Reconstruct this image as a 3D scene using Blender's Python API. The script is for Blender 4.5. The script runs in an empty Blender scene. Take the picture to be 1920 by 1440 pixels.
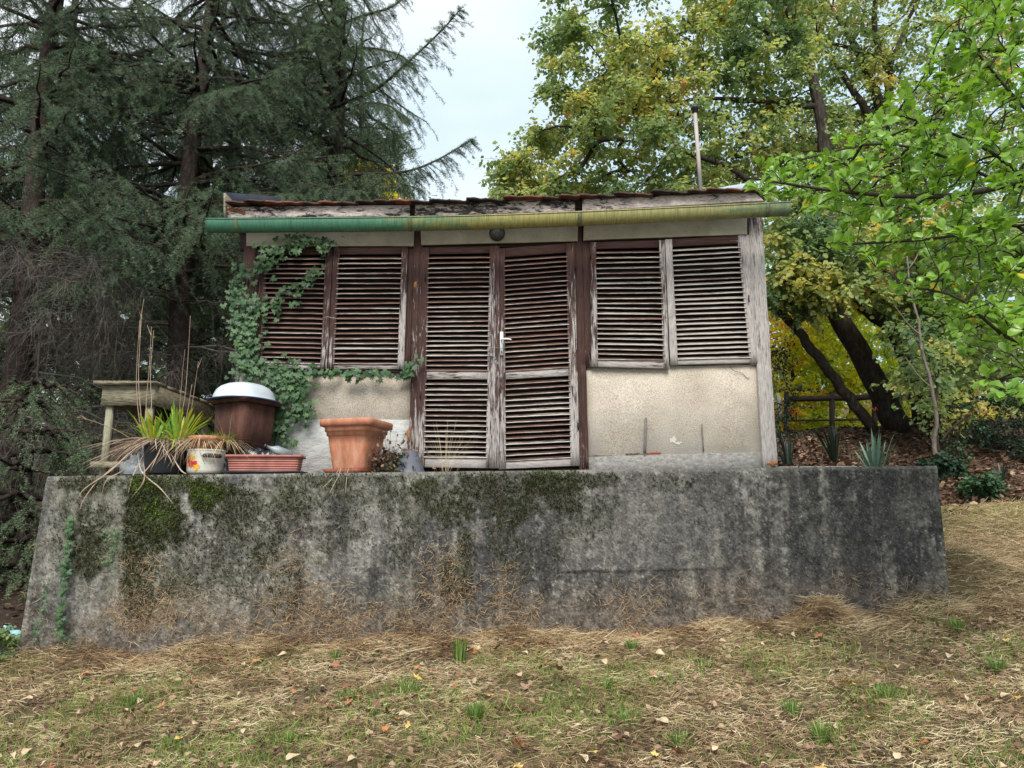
import bpy, math, random
import numpy as np
from mathutils import Vector

rng = np.random.default_rng(11)
random.seed(11)
R = math.radians

# ------------------------------------------------------------------ camera, sky, sun, exposure
sc = bpy.context.scene
CZ, PITCH, FPX = 1.6, R(10.5), 1400.0
cam_d = bpy.data.cameras.new('camera')
cam_d.sensor_width = 36.0
cam_d.lens = 36.0 * FPX / 1920.0
cam_d.clip_start, cam_d.clip_end = 0.05, 600
cam = bpy.data.objects.new('camera', cam_d)
cam.location = (0, 0, CZ)
cam.rotation_euler = (R(90) + PITCH, 0, 0)
sc.collection.objects.link(cam)
sc.camera = cam

SUN_EL, SUN_AZ = R(46), R(184)          # azimuth clockwise from +Y (the view direction)
world = bpy.data.worlds.new('World')
sc.world = world
world.use_nodes = True
wt = world.node_tree
wt.nodes.clear()
def wn(t, **k):
    n = wt.nodes.new(t)
    for a, b in k.items():
        setattr(n, a, b)
    return n
w_out = wn('ShaderNodeOutputWorld'); w_bg = wn('ShaderNodeBackground')
w_sky = wn('ShaderNodeTexSky', sky_type='NISHITA', sun_disc=False)
w_sky.sun_elevation = SUN_EL; w_sky.sun_rotation = SUN_AZ
w_tc = wn('ShaderNodeTexCoord'); w_map = wn('ShaderNodeMapping')
w_map.inputs['Scale'].default_value = (1.0, 1.0, 2.2)
w_map.inputs['Location'].default_value = (0.35, 0.0, 0.62)
w_noise = wn('ShaderNodeTexNoise'); w_noise.inputs['Scale'].default_value = 1.7
w_noise.inputs['Detail'].default_value = 5; w_noise.inputs['Roughness'].default_value = 0.45
w_ramp = wn('ShaderNodeValToRGB')
w_ramp.color_ramp.elements[0].position = 0.40; w_ramp.color_ramp.elements[0].color = (4.3, 5.5, 6.2, 1)
w_ramp.color_ramp.elements[1].position = 0.60; w_ramp.color_ramp.elements[1].color = (6.6, 6.8, 7.0, 1)
w_mix = wn('ShaderNodeMix', data_type='RGBA'); w_mix.inputs[0].default_value = 0.88
wt.links.new(w_tc.outputs['Generated'], w_map.inputs['Vector'])
wt.links.new(w_map.outputs['Vector'], w_noise.inputs['Vector'])
wt.links.new(w_noise.outputs['Fac'], w_ramp.inputs['Fac'])
wt.links.new(w_sky.outputs['Color'], w_mix.inputs['A'])
wt.links.new(w_ramp.outputs['Color'], w_mix.inputs['B'])
wt.links.new(w_mix.outputs['Result'], w_bg.inputs['Color'])
w_bg.inputs['Strength'].default_value = 0.1
wt.links.new(w_bg.outputs['Background'], w_out.inputs['Surface'])

sun_d = bpy.data.lights.new('sun', 'SUN')
sun_d.energy = 2.5; sun_d.angle = R(30); sun_d.color = (1.0, 0.95, 0.87)
sun = bpy.data.objects.new('sun', sun_d)
sd = Vector((math.sin(SUN_AZ) * math.cos(SUN_EL), math.cos(SUN_AZ) * math.cos(SUN_EL), math.sin(SUN_EL)))
sun.rotation_euler = sd.to_track_quat('Z', 'Y').to_euler()
sun.location = (0, -5, 12)
sc.collection.objects.link(sun)

sc.render.engine = 'CYCLES'
sc.view_settings.view_transform = 'Standard'
sc.view_settings.look = 'None'
sc.view_settings.exposure = 0.85
sc.view_settings.gamma = 1.0
sc.view_settings.use_curve_mapping = False
sc.cycles.max_bounces = 5
sc.cycles.diffuse_bounces = 3
sc.cycles.glossy_bounces = 2
sc.cycles.transmission_bounces = 3
sc.cycles.use_denoising = True

# ------------------------------------------------------------------ helpers
cP, sP = math.cos(PITCH), math.sin(PITCH)
def at(px, py, Y):
    """the point at distance Y (world y) behind photograph pixel px, py"""
    px, py, Y = np.broadcast_arrays(np.asarray(px, float), np.asarray(py, float), np.asarray(Y, float))
    u = (px - 960) / FPX; v = (720 - py) / FPX
    t = Y / (cP - v * sP)
    return np.stack([u * t, Y, CZ + t * (sP + v * cP)], -1)
def unit(a):
    return a / np.maximum(np.linalg.norm(a, axis=-1, keepdims=True), 1e-9)
def hsh(i, j, s):
    n = (i.astype(np.int64) * 374761393 + j.astype(np.int64) * 668265263 + s * 1442695041) & 0xffffffff
    n = ((n ^ (n >> 13)) * 1274126177) & 0xffffffff
    return ((n ^ (n >> 16)) & 0xffff) / 65535.0
def vn(x, y, s=0):
    x = np.asarray(x, float); y = np.asarray(y, float)
    i = np.floor(x); j = np.floor(y); fx = x - i; fy = y - j
    fx = fx * fx * (3 - 2 * fx); fy = fy * fy * (3 - 2 * fy)
    i = i.astype(int); j = j.astype(int)
    a = hsh(i, j, s); b = hsh(i + 1, j, s); c = hsh(i, j + 1, s); d = hsh(i + 1, j + 1, s)
    return (a * (1 - fx) + b * fx) * (1 - fy) + (c * (1 - fx) + d * fx) * fy
def fbm(x, y, s=0, o=5, g=0.55):
    t = 0; a = 1; n = 0
    for k in range(o):
        t = t + a * vn(x * 2 ** k, y * 2 ** k, s + k * 17); n += a; a *= g
    return t / n
def sstep(a, b, x):
    t = np.clip((x - a) / (b - a), 0, 1)
    return t * t * (3 - 2 * t)

WL = {}
def link(o, parent=None, loc=(0, 0, 0)):
    sc.collection.objects.link(o)
    if parent is not None:
        o.parent = parent
    WL[o.name] = np.array(loc, float)
    return o
def tag(o, label=None, cat=None, group=None, kind=None):
    if label: o['label'] = label
    if cat: o['category'] = cat
    if group: o['group'] = group
    if kind: o['kind'] = kind
    return o
def thing(name, loc, label, cat, group=None, rz=0):
    o = bpy.data.objects.new(name, None)
    o.empty_display_size = 0.1
    o.location = tuple(float(c) for c in loc)
    link(o, None, loc)
    return tag(o, label, cat, group)
def sub(name, parent):
    o = bpy.data.objects.new(name, None)
    o.empty_display_size = 0.05
    return link(o, parent, WL[parent.name])

class MB:
    def __init__(s):
        s.V = []; s.F = []; s.T = []; s.C = []; s.n = 0; s.S = []
    def add(s, V, Fs, tint=None, slot=0):
        V = np.asarray(V, float).reshape(-1, 3)
        if isinstance(Fs, np.ndarray): Fs = [Fs]
        for F in Fs:
            F = np.asarray(F, int)
            if len(F):
                s.F.append(F + s.n); s.S.append(np.full(len(F), slot))
        s.V.append(V); s.n += len(V)
        s.T.append(np.broadcast_to(np.asarray(0.5 if tint is None else tint, float), (len(V),)))
        return s
    def data(s, name, origin=(0, 0, 0), smooth=False, col=None):
        V = np.concatenate(s.V) - np.asarray(origin)
        me = bpy.data.meshes.new(name)
        me.vertices.add(len(V)); me.vertices.foreach_set('co', V.astype(np.float32).ravel())
        flat = np.concatenate([f.ravel() for f in s.F])
        tot = np.concatenate([np.full(len(f), f.shape[1]) for f in s.F])
        st = np.concatenate([[0], np.cumsum(tot)[:-1]])
        me.loops.add(len(flat)); me.loops.foreach_set('vertex_index', flat.astype(np.int32))
        me.polygons.add(len(tot)); me.polygons.foreach_set('loop_start', st.astype(np.int32))
        me.polygons.foreach_set('material_index', np.concatenate(s.S).astype(np.int32))
        if smooth:
            me.polygons.foreach_set('use_smooth', np.ones(len(tot), bool))
        a = me.attributes.new('tint', 'FLOAT', 'POINT'); a.data.foreach_set('value', np.concatenate(s.T).astype(np.float32))
        if col is not None:
            c = me.attributes.new('col', 'FLOAT_COLOR', 'POINT')
            cc = np.ones((len(V), 4), np.float32); cc[:, :3] = col
            c.data.foreach_set('color', cc.ravel())
        me.update(calc_edges=True)
        return me
    def build(s, name, mats, parent=None, smooth=False, col=None, origin=None):
        og = WL[parent.name] if parent is not None else np.zeros(3)
        if origin is not None and parent is None: og = np.asarray(origin, float)
        me = s.data(name, og, smooth, col)
        for m in (mats if isinstance(mats, (list, tuple)) else [mats]):
            me.materials.append(m)
        o = bpy.data.objects.new(name, me)
        link(o, parent, og)
        if parent is None: o.location = tuple(og)
        return o

def tube(P, r, n=6, cap=True):
    P = np.asarray(P, float); m = len(P); r = np.broadcast_to(np.asarray(r, float), (m,))
    T = unit(np.gradient(P, axis=0))
    ref = np.array([0, 0, 1.0]) if abs(T[:, 2]).mean() < 0.8 else np.array([1.0, 0, 0])
    A = unit(np.cross(T, ref)); B = np.cross(T, A)
    th = np.arange(n) * 2 * np.pi / n
    V = P[:, None] + r[:, None, None] * (np.cos(th)[None, :, None] * A[:, None] + np.sin(th)[None, :, None] * B[:, None])
    i = np.arange(m - 1)[:, None] * n; j = np.arange(n)[None]; k = (j + 1) % n
    F = np.stack([i + j, i + k, i + n + k, i + n + j], -1).reshape(-1, 4)
    Fs = [F]
    if cap:
        Fs.append(np.arange(n)[::-1][None]); Fs.append((np.arange(n) + (m - 1) * n)[None])
    return V.reshape(-1, 3), Fs
def smooth_path(P, n=12):
    P = np.asarray(P, float); m = len(P); out = []
    Q = np.vstack([2 * P[0] - P[1], P, 2 * P[-1] - P[-2]])
    for t in np.linspace(0, m - 1, n):
        i = min(int(t), m - 2); f = t - i
        a, b, c, d = Q[i], Q[i + 1], Q[i + 2], Q[i + 3]
        out.append(0.5 * (2 * b + (c - a) * f + (2 * a - 5 * b + 4 * c - d) * f * f + (3 * b - a - 3 * c + d) * f ** 3))
    return np.array(out)
def tubes(P, r, n=3):
    """many tubes at once: P (N,m,3), r (N,m)"""
    N, m, _ = P.shape
    T = unit(np.gradient(P, axis=1)); ref = unit(np.array([0.31, 0.2, 0.93]))
    A = unit(np.cross(T, ref)); B = np.cross(T, A)
    th = np.arange(n) * 2 * np.pi / n
    V = P[:, :, None] + r[:, :, None, None] * (np.cos(th)[:, None] * A[:, :, None] + np.sin(th)[:, None] * B[:, :, None])
    b = (np.arange(N) * m * n)[:, None, None]; i = (np.arange(m - 1) * n)[None, :, None]; j = np.arange(n)[None, None]; k = (j + 1) % n
    F = np.stack([b + i + j, b + i + k, b + i + n + k, b + i + n + j], -1).reshape(-1, 4)
    return V.reshape(-1, 3), F
def ribbons(pos, d, up, L, W, bend, nseg=2, taper=0.0):
    """tapered strips: N blades; bend (N,3) in units of length"""
    N = len(pos); L = np.broadcast_to(L, (N,))[:, None]; W = np.broadcast_to(W, (N,))[:, None]
    side = unit(np.cross(d, up)); vs = []
    for k in range(nseg):
        t = k / nseg
        p = pos + d * L * t + bend * L * t * t
        w = W * (0.75 + 0.25 * min(1, t * 3) if k == 0 else 1.0) * (1 - taper * t) * 0.5
        vs += [p - side * w, p + side * w]
    vs.append(pos + d * L + bend * L)
    V = np.stack(vs, 1); K = 2 * nseg + 1
    b = (np.arange(N) * K)[:, None]
    q = [np.concatenate([b + 2 * k, b + 2 * k + 1, b + 2 * k + 3, b + 2 * k + 2], 1) for k in range(nseg - 1)]
    tri = np.concatenate([b + K - 3, b + K - 2, b + K - 1], 1)
    return V.reshape(-1, 3), ([np.concatenate(q)] if q else []) + [tri], K
def scatter(tv, tf, pos, d, nrm, L, W):
    N = len(pos); d = unit(d); side = unit(np.cross(nrm, d)); nrm = np.cross(d, side)
    L = np.broadcast_to(L, (N,))[:, None, None]; W = np.broadcast_to(W, (N,))[:, None, None]
    V = pos[:, None] + d[:, None] * tv[None, :, 0:1] * L + side[:, None] * tv[None, :, 1:2] * W + nrm[:, None] * tv[None, :, 2:3] * L
    K = len(tv); b = (np.arange(N) * K)[:, None, None]
    return V.reshape(-1, 3), [(np.asarray(f)[None] + b).reshape(-1, np.asarray(f).shape[1]) for f in tf]
def rvec(n):
    return unit(rng.normal(size=(n, 3)))

LEAF = (np.array([[0, 0, 0], [.35, -.5, .08], [.35, .5, .08], [.45, 0, 0], [.8, -.3, .03], [.8, .3, .03], [1, 0, -.06]]),
        [np.array([[0, 1, 3], [0, 3, 2], [3, 4, 6], [3, 6, 5], [1, 4, 3], [3, 5, 2]])])
LEAF4 = (np.array([[0, 0, 0], [.5, -.5, .1], [1, 0, -.05], [.5, .5, .1]]), [np.array([[0, 1, 2], [0, 2, 3]])])
OBOV = (np.array([[0, 0, 0], [.3, -.22, .03], [.3, 0, -.02], [.3, .22, .03], [.65, -.5, .05], [.68, 0, -.02], [.65, .5, .05],
                  [.9, -.38, 0], [.93, 0, -.04], [.9, .38, 0], [1.0, 0, -.07]]),
        [np.array([[0, 1, 2], [0, 2, 3], [7, 10, 8], [8, 10, 9]]), np.array([[1, 4, 5, 2], [2, 5, 6, 3], [4, 7, 8, 5], [5, 8, 9, 6]])])
_a = np.array([180, 215, 262, 290, 318, 338, 0, 22, 42, 70, 98, 145]) * np.pi / 180
_r = np.array([.08, .52, .55, .34, .58, .36, .72, .36, .58, .34, .55, .52])
IVY = (np.vstack([[[.32, 0, .05]], np.stack([.32 + _r * np.cos(_a), _r * np.sin(_a), -.10 * _r + .02 * np.sin(3 * _a)], 1)]),
       [np.array([[0, 1 + k, 1 + (k + 1) % 12] for k in range(12)])])
_a2 = np.linspace(0, 2 * np.pi, 20, endpoint=False)
_r2 = np.array([1, .62, .42, .55, .92, .55, .40, .5, .7, .42, .12, .42, .7, .5, .40, .55, .92, .55, .42, .62]) * .55
MAPLE = (np.vstack([[[.45, 0, .06]], np.stack([.45 + _r2 * np.cos(_a2), _r2 * np.sin(_a2), .22 * _r2 * np.sin(2.3 * _a2 + .5) + .1 * _r2], 1)]),
         [np.array([[0, 1 + k, 1 + (k + 1) % 20] for k in range(20)])])

# ------------------------------------------------------------------ materials
class NT:
    def __init__(s, name):
        s.m = bpy.data.materials.new(name); s.m.use_nodes = True
        s.t = s.m.node_tree; s.t.nodes.clear()
        s.out = s.n('ShaderNodeOutputMaterial')
    def n(s, typ, ins=None, **k):
        nd = s.t.nodes.new(typ)
        for a, b in k.items(): setattr(nd, a, b)
        for a, b in (ins or {}).items():
            if hasattr(b, 'is_linked'): s.t.links.new(b, nd.inputs[a])
            else: nd.inputs[a].default_value = b
        return nd
    def pos(s): return s.n('ShaderNodeNewGeometry').outputs['Position']
    def noise(s, scale, vec=None, stretch=(1, 1, 1), detail=5, rough=0.6, dist=0.0):
        v = vec if vec is not None else s.pos()
        mp = s.n('ShaderNodeMapping', {'Vector': v, 'Scale': stretch})
        return s.n('ShaderNodeTexNoise', {'Vector': mp.outputs[0], 'Scale': scale, 'Detail': detail, 'Roughness': rough, 'Distortion': dist}).outputs['Fac']
    def ramp(s, fac, *stops):
        r = s.n('ShaderNodeValToRGB', {'Fac': fac}); e = r.color_ramp.elements
        while len(e) > len(stops): e.remove(e[-1])
        while len(e) < len(stops): e.new(0.5)
        for el, (p, c) in zip(e, stops):
            el.position = p; el.color = (*c, 1) if len(c) == 3 else c
        return r.outputs['Color']
    def mix(s, f, a, b, mode='MIX'):
        m = s.n('ShaderNodeMix', {0: f}, data_type='RGBA', blend_type=mode)
        for nm, v in (('A', a), ('B', b)):
            if hasattr(v, 'is_linked'): s.t.links.new(v, m.inputs[nm])
            else: m.inputs[nm].default_value = (*v, 1)
        return m.outputs['Result']
    def math(s, op, a, b=0.0, c=0.0):
        return s.n('ShaderNodeMath', {0: a, 1: b, 2: c}, operation=op).outputs[0]
    def attr(s, name, out='Fac', typ='GEOMETRY'):
        return s.n('ShaderNodeAttribute', attribute_name=name, attribute_type=typ).outputs[out]
    def bump(s, h, strength=0.4, dist=0.01):
        return s.n('ShaderNodeBump', {'Height': h, 'Strength': strength, 'Distance': dist}).outputs['Normal']
    def bsdf(s, col, rough=0.8, spec=0.3, normal=None, metal=0.0):
        ins = {'Base Color': col if hasattr(col, 'is_linked') else (*col, 1), 'Roughness': rough, 'Specular IOR Level': spec, 'Metallic': metal}
        if normal is not None: ins['Normal'] = normal
        return s.n('ShaderNodeBsdfPrincipled', ins).outputs[0]
    def done(s, sh):
        s.t.links.new(sh, s.out.inputs['Surface']); return s.m

def leaf_mat(name, stops, trans=0.35, rough=0.5, spec=0.3, tcol=(1.3, 1.25, 0.6)):
    t = NT(name)
    c = t.ramp(t.attr('tint'), *stops)
    c = t.mix(1.0, c, t.ramp(t.noise(35, detail=3), (0.3, (.78, .78, .78)), (0.7, (1.2, 1.2, 1.2))), 'MULTIPLY')
    a = t.bsdf(c, rough, spec)
    tr = t.n('ShaderNodeBsdfTranslucent', {'Color': t.mix(1.0, c, tcol, 'MULTIPLY')}).outputs[0]
    return t.done(t.n('ShaderNodeMixShader', {0: trans, 1: a, 2: tr}).outputs[0])
def plain(name, col, rough=0.7, spec=0.3, var=0.25, scale=12, metal=0.0, bump=0.0, stretch=(1, 1, 1)):
    t = NT(name)
    n = t.noise(scale, stretch=stretch)
    c = t.mix(1.0, col, t.ramp(n, (0.3, (1 - var,) * 3), (0.72, (1 + var,) * 3)), 'MULTIPLY')
    return t.done(t.bsdf(c, rough, spec, t.bump(t.noise(scale * 6, stretch=stretch), bump) if bump else None, metal))
def peel(name, along, paint=(.046, .023, .019), bare=(.37, .35, .34), z0=2.0, z1=4.3, lo=0.56, hi=0.26, fine=1.0):
    """cracked maroon paint over silvered wood; wear rises towards the foot of the wall; 'wear' is a per-object number"""
    t = NT(name); p = t.pos()
    st = {'z': (20, 20, 1.6), 'x': (1.6, 20, 20)}[along] if fine > .95 else (3, 10, 9)
    n1 = t.noise(3.6 * fine, p, st, 8, 0.74, 0.5)
    n2 = t.noise(1.1, p, (3, 3, 1.2) if along == 'z' else (1.2, 3, 3), 3)
    sep = t.n('ShaderNodeSeparateXYZ', {0: p}).outputs
    zf = t.n('ShaderNodeMapRange', {'Value': sep[2], 'From Min': z0, 'From Max': z1, 'To Min': lo, 'To Max': hi}).outputs[0]
    rnd = t.math('MULTIPLY_ADD', t.n('ShaderNodeObjectInfo').outputs['Random'], 0.16, -0.08)
    wear = t.math('ADD', t.attr('wear', typ='OBJECT'), rnd)
    v = t.math('ADD', t.math('MULTIPLY_ADD', n1, 0.9, t.math('MULTIPLY', n2, 0.55)), t.math('ADD', zf, wear))
    mask = t.ramp(v, (0.5, (0, 0, 0)), (0.5, (0, 0, 0)), (0.5, (1, 1, 1)))
    mask = t.n('ShaderNodeMapRange', {'Value': v, 'From Min': 1.15, 'From Max': 1.24}).outputs[0]
    gr = t.noise(9, p, st, 4, 0.7)
    bc = t.mix(1.0, bare, t.ramp(gr, (0.25, (.38, .37, .37)), (0.62, (1.25, 1.22, 1.2))), 'MULTIPLY')
    pc = t.mix(1.0, paint, t.ramp(t.noise(5, p, st, 4), (0.3, (.5, .5, .5)), (0.7, (1.7, 1.6, 1.6))), 'MULTIPLY')
    col = t.mix(mask, pc, bc)
    h = t.math('ADD', gr, t.math('MULTIPLY', mask, -0.5))
    return t.done(t.bsdf(col, 0.75, 0.25, t.bump(h, 0.5, 0.004)))

M = {}
M['peel_v'] = peel('peeling_paint_upright', 'z')
M['peel_h'] = peel('peeling_paint_level', 'x')
M['slat'] = peel('slat_face', 'x', (.062, .038, .031), (.34, .31, .28), lo=.42, hi=.22)
M['slat_edge'] = peel('slat_edge', 'x', (.22, .14, .11), (.47, .43, .39), lo=.60, hi=.32)
M['fascia'] = peel('fascia_board', 'x', (.035, .028, .027), (.66, .56, .52), z0=2.0, z1=6, lo=.50, hi=.50, fine=.9)
M['dark_wood'] = plain('dark_wood', (.035, .022, .02), .8, .2, .4, 6, stretch=(1, 1, 6))
M['inside_shade'] = plain('painted_inside_shade', (.012, .011, .011), .6, .3)  # near-black colour stands in for the darkness behind the slats
t = NT('cream_board'); n = t.noise(7); c = t.ramp(n, (.25, (.30, .27, .20)), (.7, (.44, .40, .31)))
c = t.mix(t.ramp(t.noise(120, detail=2), (.64, (0, 0, 0)), (.72, (1, 1, 1))), c, (.14, .12, .09))
M['cream_board'] = t.done(t.bsdf(c, .8, .2, t.bump(t.noise(60), .15)))
t = NT('stucco'); sep = t.n('ShaderNodeSeparateXYZ', {0: t.pos()}).outputs
n = t.noise(3.2, detail=6); c = t.ramp(n, (.28, (.38, .33, .27)), (.70, (.56, .50, .42)))
g = t.noise(110, detail=3, rough=.7)
c = t.mix(1.0, c, t.ramp(g, (.34, (.60, .60, .60)), (.60, (1.15, 1.15, 1.15))), 'MULTIPLY')
low = t.n('ShaderNodeMapRange', {'Value': sep[2], 'From Min': 2.6, 'From Max': 2.02}).outputs[0]
c = t.mix(t.math('MULTIPLY', low, t.ramp(t.noise(6, detail=6), (.38, (0, 0, 0)), (.62, (1, 1, 1)))), c, (.37, .36, .35))
M['stucco'] = t.done(t.bsdf(c, .9, .15, t.bump(g, .7, .006)))
t = NT('rough_plaster'); n = t.noise(9, stretch=(1, 1, 2.4), detail=7, rough=.7)
c = t.ramp(n, (.3, (.26, .255, .245)), (.5, (.42, .42, .41)), (.75, (.54, .54, .53)))
M['plaster'] = t.done(t.bsdf(c, .9, .15, t.bump(t.noise(24, stretch=(1, 1, 2), detail=6), .8, .012)))
t = NT('plinth'); n = t.noise(22, stretch=(1, 1, 1.6), detail=7, rough=.75)
M['plinth'] = t.done(t.bsdf(t.ramp(n, (.3, (.12, .118, .11)), (.52, (.26, .255, .24)), (.75, (.42, .41, .39))), .9, .15, t.bump(n, .6, .01)))
t = NT('gutter'); sx = t.n('ShaderNodeSeparateXYZ', {0: t.pos()}).outputs
xx = t.math('ADD', t.n('ShaderNodeMapRange', {'Value': sx[0], 'From Min': -2.5, 'From Max': 2.3}).outputs[0], t.math('MULTIPLY_ADD', t.noise(4.5, stretch=(1.6, 1, 6), detail=5), .42, -.21))
c = t.ramp(xx, (0.0, (.045, .15, .095)), (.27, (.055, .17, .10)), (.42, (.18, .20, .075)), (.52, (.27, .24, .075)), (.88, (.25, .24, .10)), (.97, (.14, .19, .10)), (1.0, (.12, .16, .10)))
c = t.mix(1.0, c, t.ramp(t.noise(16, stretch=(6, 1, .5), detail=5), (.3, (.62, .62, .62)), (.7, (1.25, 1.25, 1.25))), 'MULTIPLY')
c = t.mix(t.ramp(t.noise(5, stretch=(1, 1, 2), detail=6, rough=.7), (.66, (0, 0, 0)), (.70, (.7, .7, .7))), c, (.25, .42, .40))
c = t.mix(t.ramp(t.noise(7, stretch=(5, 1, .4), detail=6, rough=.7), (.60, (0, 0, 0)), (.72, (.6, .6, .6))), c, (.05, .06, .03))
M['gutter'] = t.done(t.bsdf(c, .45, .4, t.bump(t.noise(50), .1)))
M['tile'] = None
t = NT('roof_tile'); n = t.noise(14, detail=7, rough=.7); rn = t.n('ShaderNodeObjectInfo').outputs['Random']
c = t.ramp(t.math('ADD', t.math('MULTIPLY', n, .7), t.math('MULTIPLY', rn, .35)), (.36, (.03, .026, .025)), (.55, (.10, .05, .04)), (.72, (.22, .08, .055)), (.9, (.28, .15, .12)))
M['tile'] = t.done(t.bsdf(c, .85, .2, t.bump(n, .5)))
M['sheet_dark'] = plain('dark_sheet', (.03, .035, .05), .8, .15)
M['sheet_pale'] = plain('pale_sheet', (.38, .45, .52), .7, .3, .15)
M['white_metal'] = plain('white_metal', (.72, .74, .74), .35, .5, .12, 30)
M['grey_metal'] = plain('grey_metal', (.30, .30, .29), .45, .5, .3, 30, metal=.6)
M['pipe'] = plain('weathered_pipe', (.36, .32, .30), .6, .4, .35, 9, stretch=(1, 1, .3))
M['lamp_glass'] = plain('dusty_lamp_glass', (.10, .10, .095), .3, .6, .4, 30)
M['twig'] = plain('twig_bark', (.045, .037, .03), .9, .1, .4, 20)
M['dead_twig'] = plain('dead_twig', (.15, .13, .115), .9, .1, .45, 9)
t = NT('bark'); n = t.noise(7, stretch=(3, 3, .8), detail=7, rough=.7)
M['bark'] = t.done(t.bsdf(t.ramp(n, (.3, (.018, .015, .013)), (.55, (.06, .050, .043)), (.75, (.13, .11, .095))), .9, .1, t.bump(n, 1.0, .03)))
t = NT('spruce_bark'); n = t.noise(10, stretch=(2, 2, 1), detail=6, rough=.7)
M['bark_spruce'] = t.done(t.bsdf(t.ramp(n, (.3, (.02, .015, .013)), (.55, (.055, .043, .036)), (.75, (.11, .09, .078))), .9, .1, t.bump(n, 1.0, .03)))
t = NT('pale_bark'); n = t.noise(14, stretch=(2, 2, 1), detail=6)
M['bark_pale'] = t.done(t.bsdf(t.ramp(n, (.3, (.08, .065, .055)), (.7, (.24, .20, .17))), .9, .1, t.bump(n, .8, .02)))
t = NT('old_timber'); n = t.noise(8, stretch=(2, 2, 8), detail=6, rough=.7)
M['timber'] = t.done(t.bsdf(t.ramp(n, (.3, (.09, .08, .05)), (.5, (.22, .195, .135)), (.75, (.36, .33, .25))), .85, .15, t.bump(n, .8, .01)))
t = NT('old_timber_upright'); n = t.noise(8, stretch=(8, 8, 1), detail=6, rough=.7)
M['timber_v'] = t.done(t.bsdf(t.ramp(n, (.3, (.13, .13, .085)), (.5, (.28, .27, .19)), (.75, (.42, .40, .31))), .85, .15, t.bump(n, .8, .01)))
M['needles'] = leaf_mat('spruce_needles', [(0, (.05, .062, .045)), (.35, (.080, .120, .075)), (.7, (.125, .195, .105)), (.9, (.18, .25, .13)), (1, (.20, .14, .095))], .25, .55, .25, (1.2, 1.3, .7))
M['leaf_mix'] = leaf_mat('autumn_leaves', [(0, (.095, .165, .09)), (.3, (.21, .30, .14)), (.52, (.36, .43, .17)), (.68, (.50, .47, .16)), (.82, (.62, .46, .11)), (.93, (.62, .31, .07)), (1, (.5, .16, .06))], .58, tcol=(1.3, 1.3, .8))
M['leaf_gold'] = leaf_mat('golden_leaves', [(0, (.36, .50, .07)), (.5, (.66, .66, .08)), (.75, (.80, .64, .08)), (.9, (.80, .48, .07)), (1, (.6, .2, .05))], .65, tcol=(1.35, 1.3, .6))
M['leaf_glossy'] = leaf_mat('glossy_leaves', [(0, (.065, .14, .025)), (.4, (.16, .30, .045)), (.8, (.28, .46, .08)), (.94, (.40, .50, .09)), (1, (.55, .48, .05))], .38, .32, .5, (1.5, 1.5, .5))
M['leaf_dark'] = leaf_mat('dark_leaves', [(0, (.012, .03, .018)), (.6, (.03, .07, .035)), (1, (.06, .12, .05))], .2)
M['ivy'] = leaf_mat('ivy_leaves', [(0, (.014, .04, .014)), (.5, (.042, .10, .036)), (.9, (.10, .18, .06)), (1, (.24, .30, .10))], .15, .5, .35)
M['straw'] = leaf_mat('dry_straw', [(0, (.11, .065, .04)), (.3, (.31, .205, .115)), (.6, (.50, .36, .205)), (.85, (.66, .52, .32)), (1, (.78, .68, .46))], .2, .7, .2, (1, 1, .9))
M['grass'] = leaf_mat('green_grass', [(0, (.08, .15, .025)), (.5, (.19, .31, .06)), (.8, (.33, .42, .12)), (1, (.40, .37, .14))], .35, .5, .3, (1.2, 1.3, .6))
M['tuft'] = leaf_mat('tuft_grass', [(0, (.07, .14, .025)), (.6, (.15, .26, .055)), (1, (.36, .42, .16))], .35, .5, .3, (1.2, 1.3, .6))
M['litter'] = leaf_mat('leaf_litter', [(0, (.045, .028, .02)), (.35, (.11, .065, .042)), (.65, (.20, .12, .08)), (.85, (.30, .19, .12)), (1, (.42, .30, .2))], .1, .7, .2, (1, 1, 1))
M['moss'] = leaf_mat('moss', [(0, (.022, .024, .010)), (.4, (.045, .055, .014)), (.75, (.09, .15, .018)), (1, (.17, .30, .03))], .15, .8, .1)
M['lily'] = leaf_mat('lily_blades', [(0, (.10, .24, .05)), (.5, (.22, .38, .05)), (.8, (.50, .50, .06)), (1, (.62, .48, .06))], .35, .45, .35, (1.2, 1.2, .6))
M['yucca'] = leaf_mat('yucca_blades', [(0, (.012, .022, .014)), (.3, (.03, .05, .035)), (.6, (.10, .20, .15)), (1, (.22, .32, .24))], .1, .45, .4)
M['withered'] = leaf_mat('withered_leaves', [(0, (.16, .10, .07)), (.5, (.36, .25, .18)), (1, (.58, .47, .37))], .2, .6, .2, (1, 1, .9))
M['fallen_orange'] = plain('fallen_leaf_orange', (.42, .18, .07), .6, .3, .45, 40)
M['fallen_yellow'] = plain('fallen_leaf_yellow', (.56, .38, .12), .6, .3, .4, 40)
M['fallen_tan'] = plain('fallen_leaf_tan', (.52, .38, .25), .65, .3, .3, 40)
M['fallen_brown'] = plain('fallen_leaf_brown', (.17, .085, .05), .65, .3, .4, 40)
M['fallen_rust'] = plain('fallen_leaf_rust', (.34, .15, .08), .65, .3, .4, 40)
t = NT('terracotta'); n = t.noise(5, stretch=(3, 3, 1), detail=6)
c = t.ramp(n, (.3, (.34, .13, .075)), (.55, (.47, .20, .12)), (.8, (.58, .33, .24)))
c = t.mix(t.ramp(t.noise(7, stretch=(3, 3, .6), detail=6, rough=.7), (.55, (0, 0, 0)), (.72, (.55, .55, .55))), c, (.52, .36, .28))
M['terracotta'] = t.done(t.bsdf(c, .6, .3, t.bump(t.noise(80), .15)))
M['brick_plastic'] = plain('faded_red_plastic', (.34, .13, .105), .6, .3, .3, 9)
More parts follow.
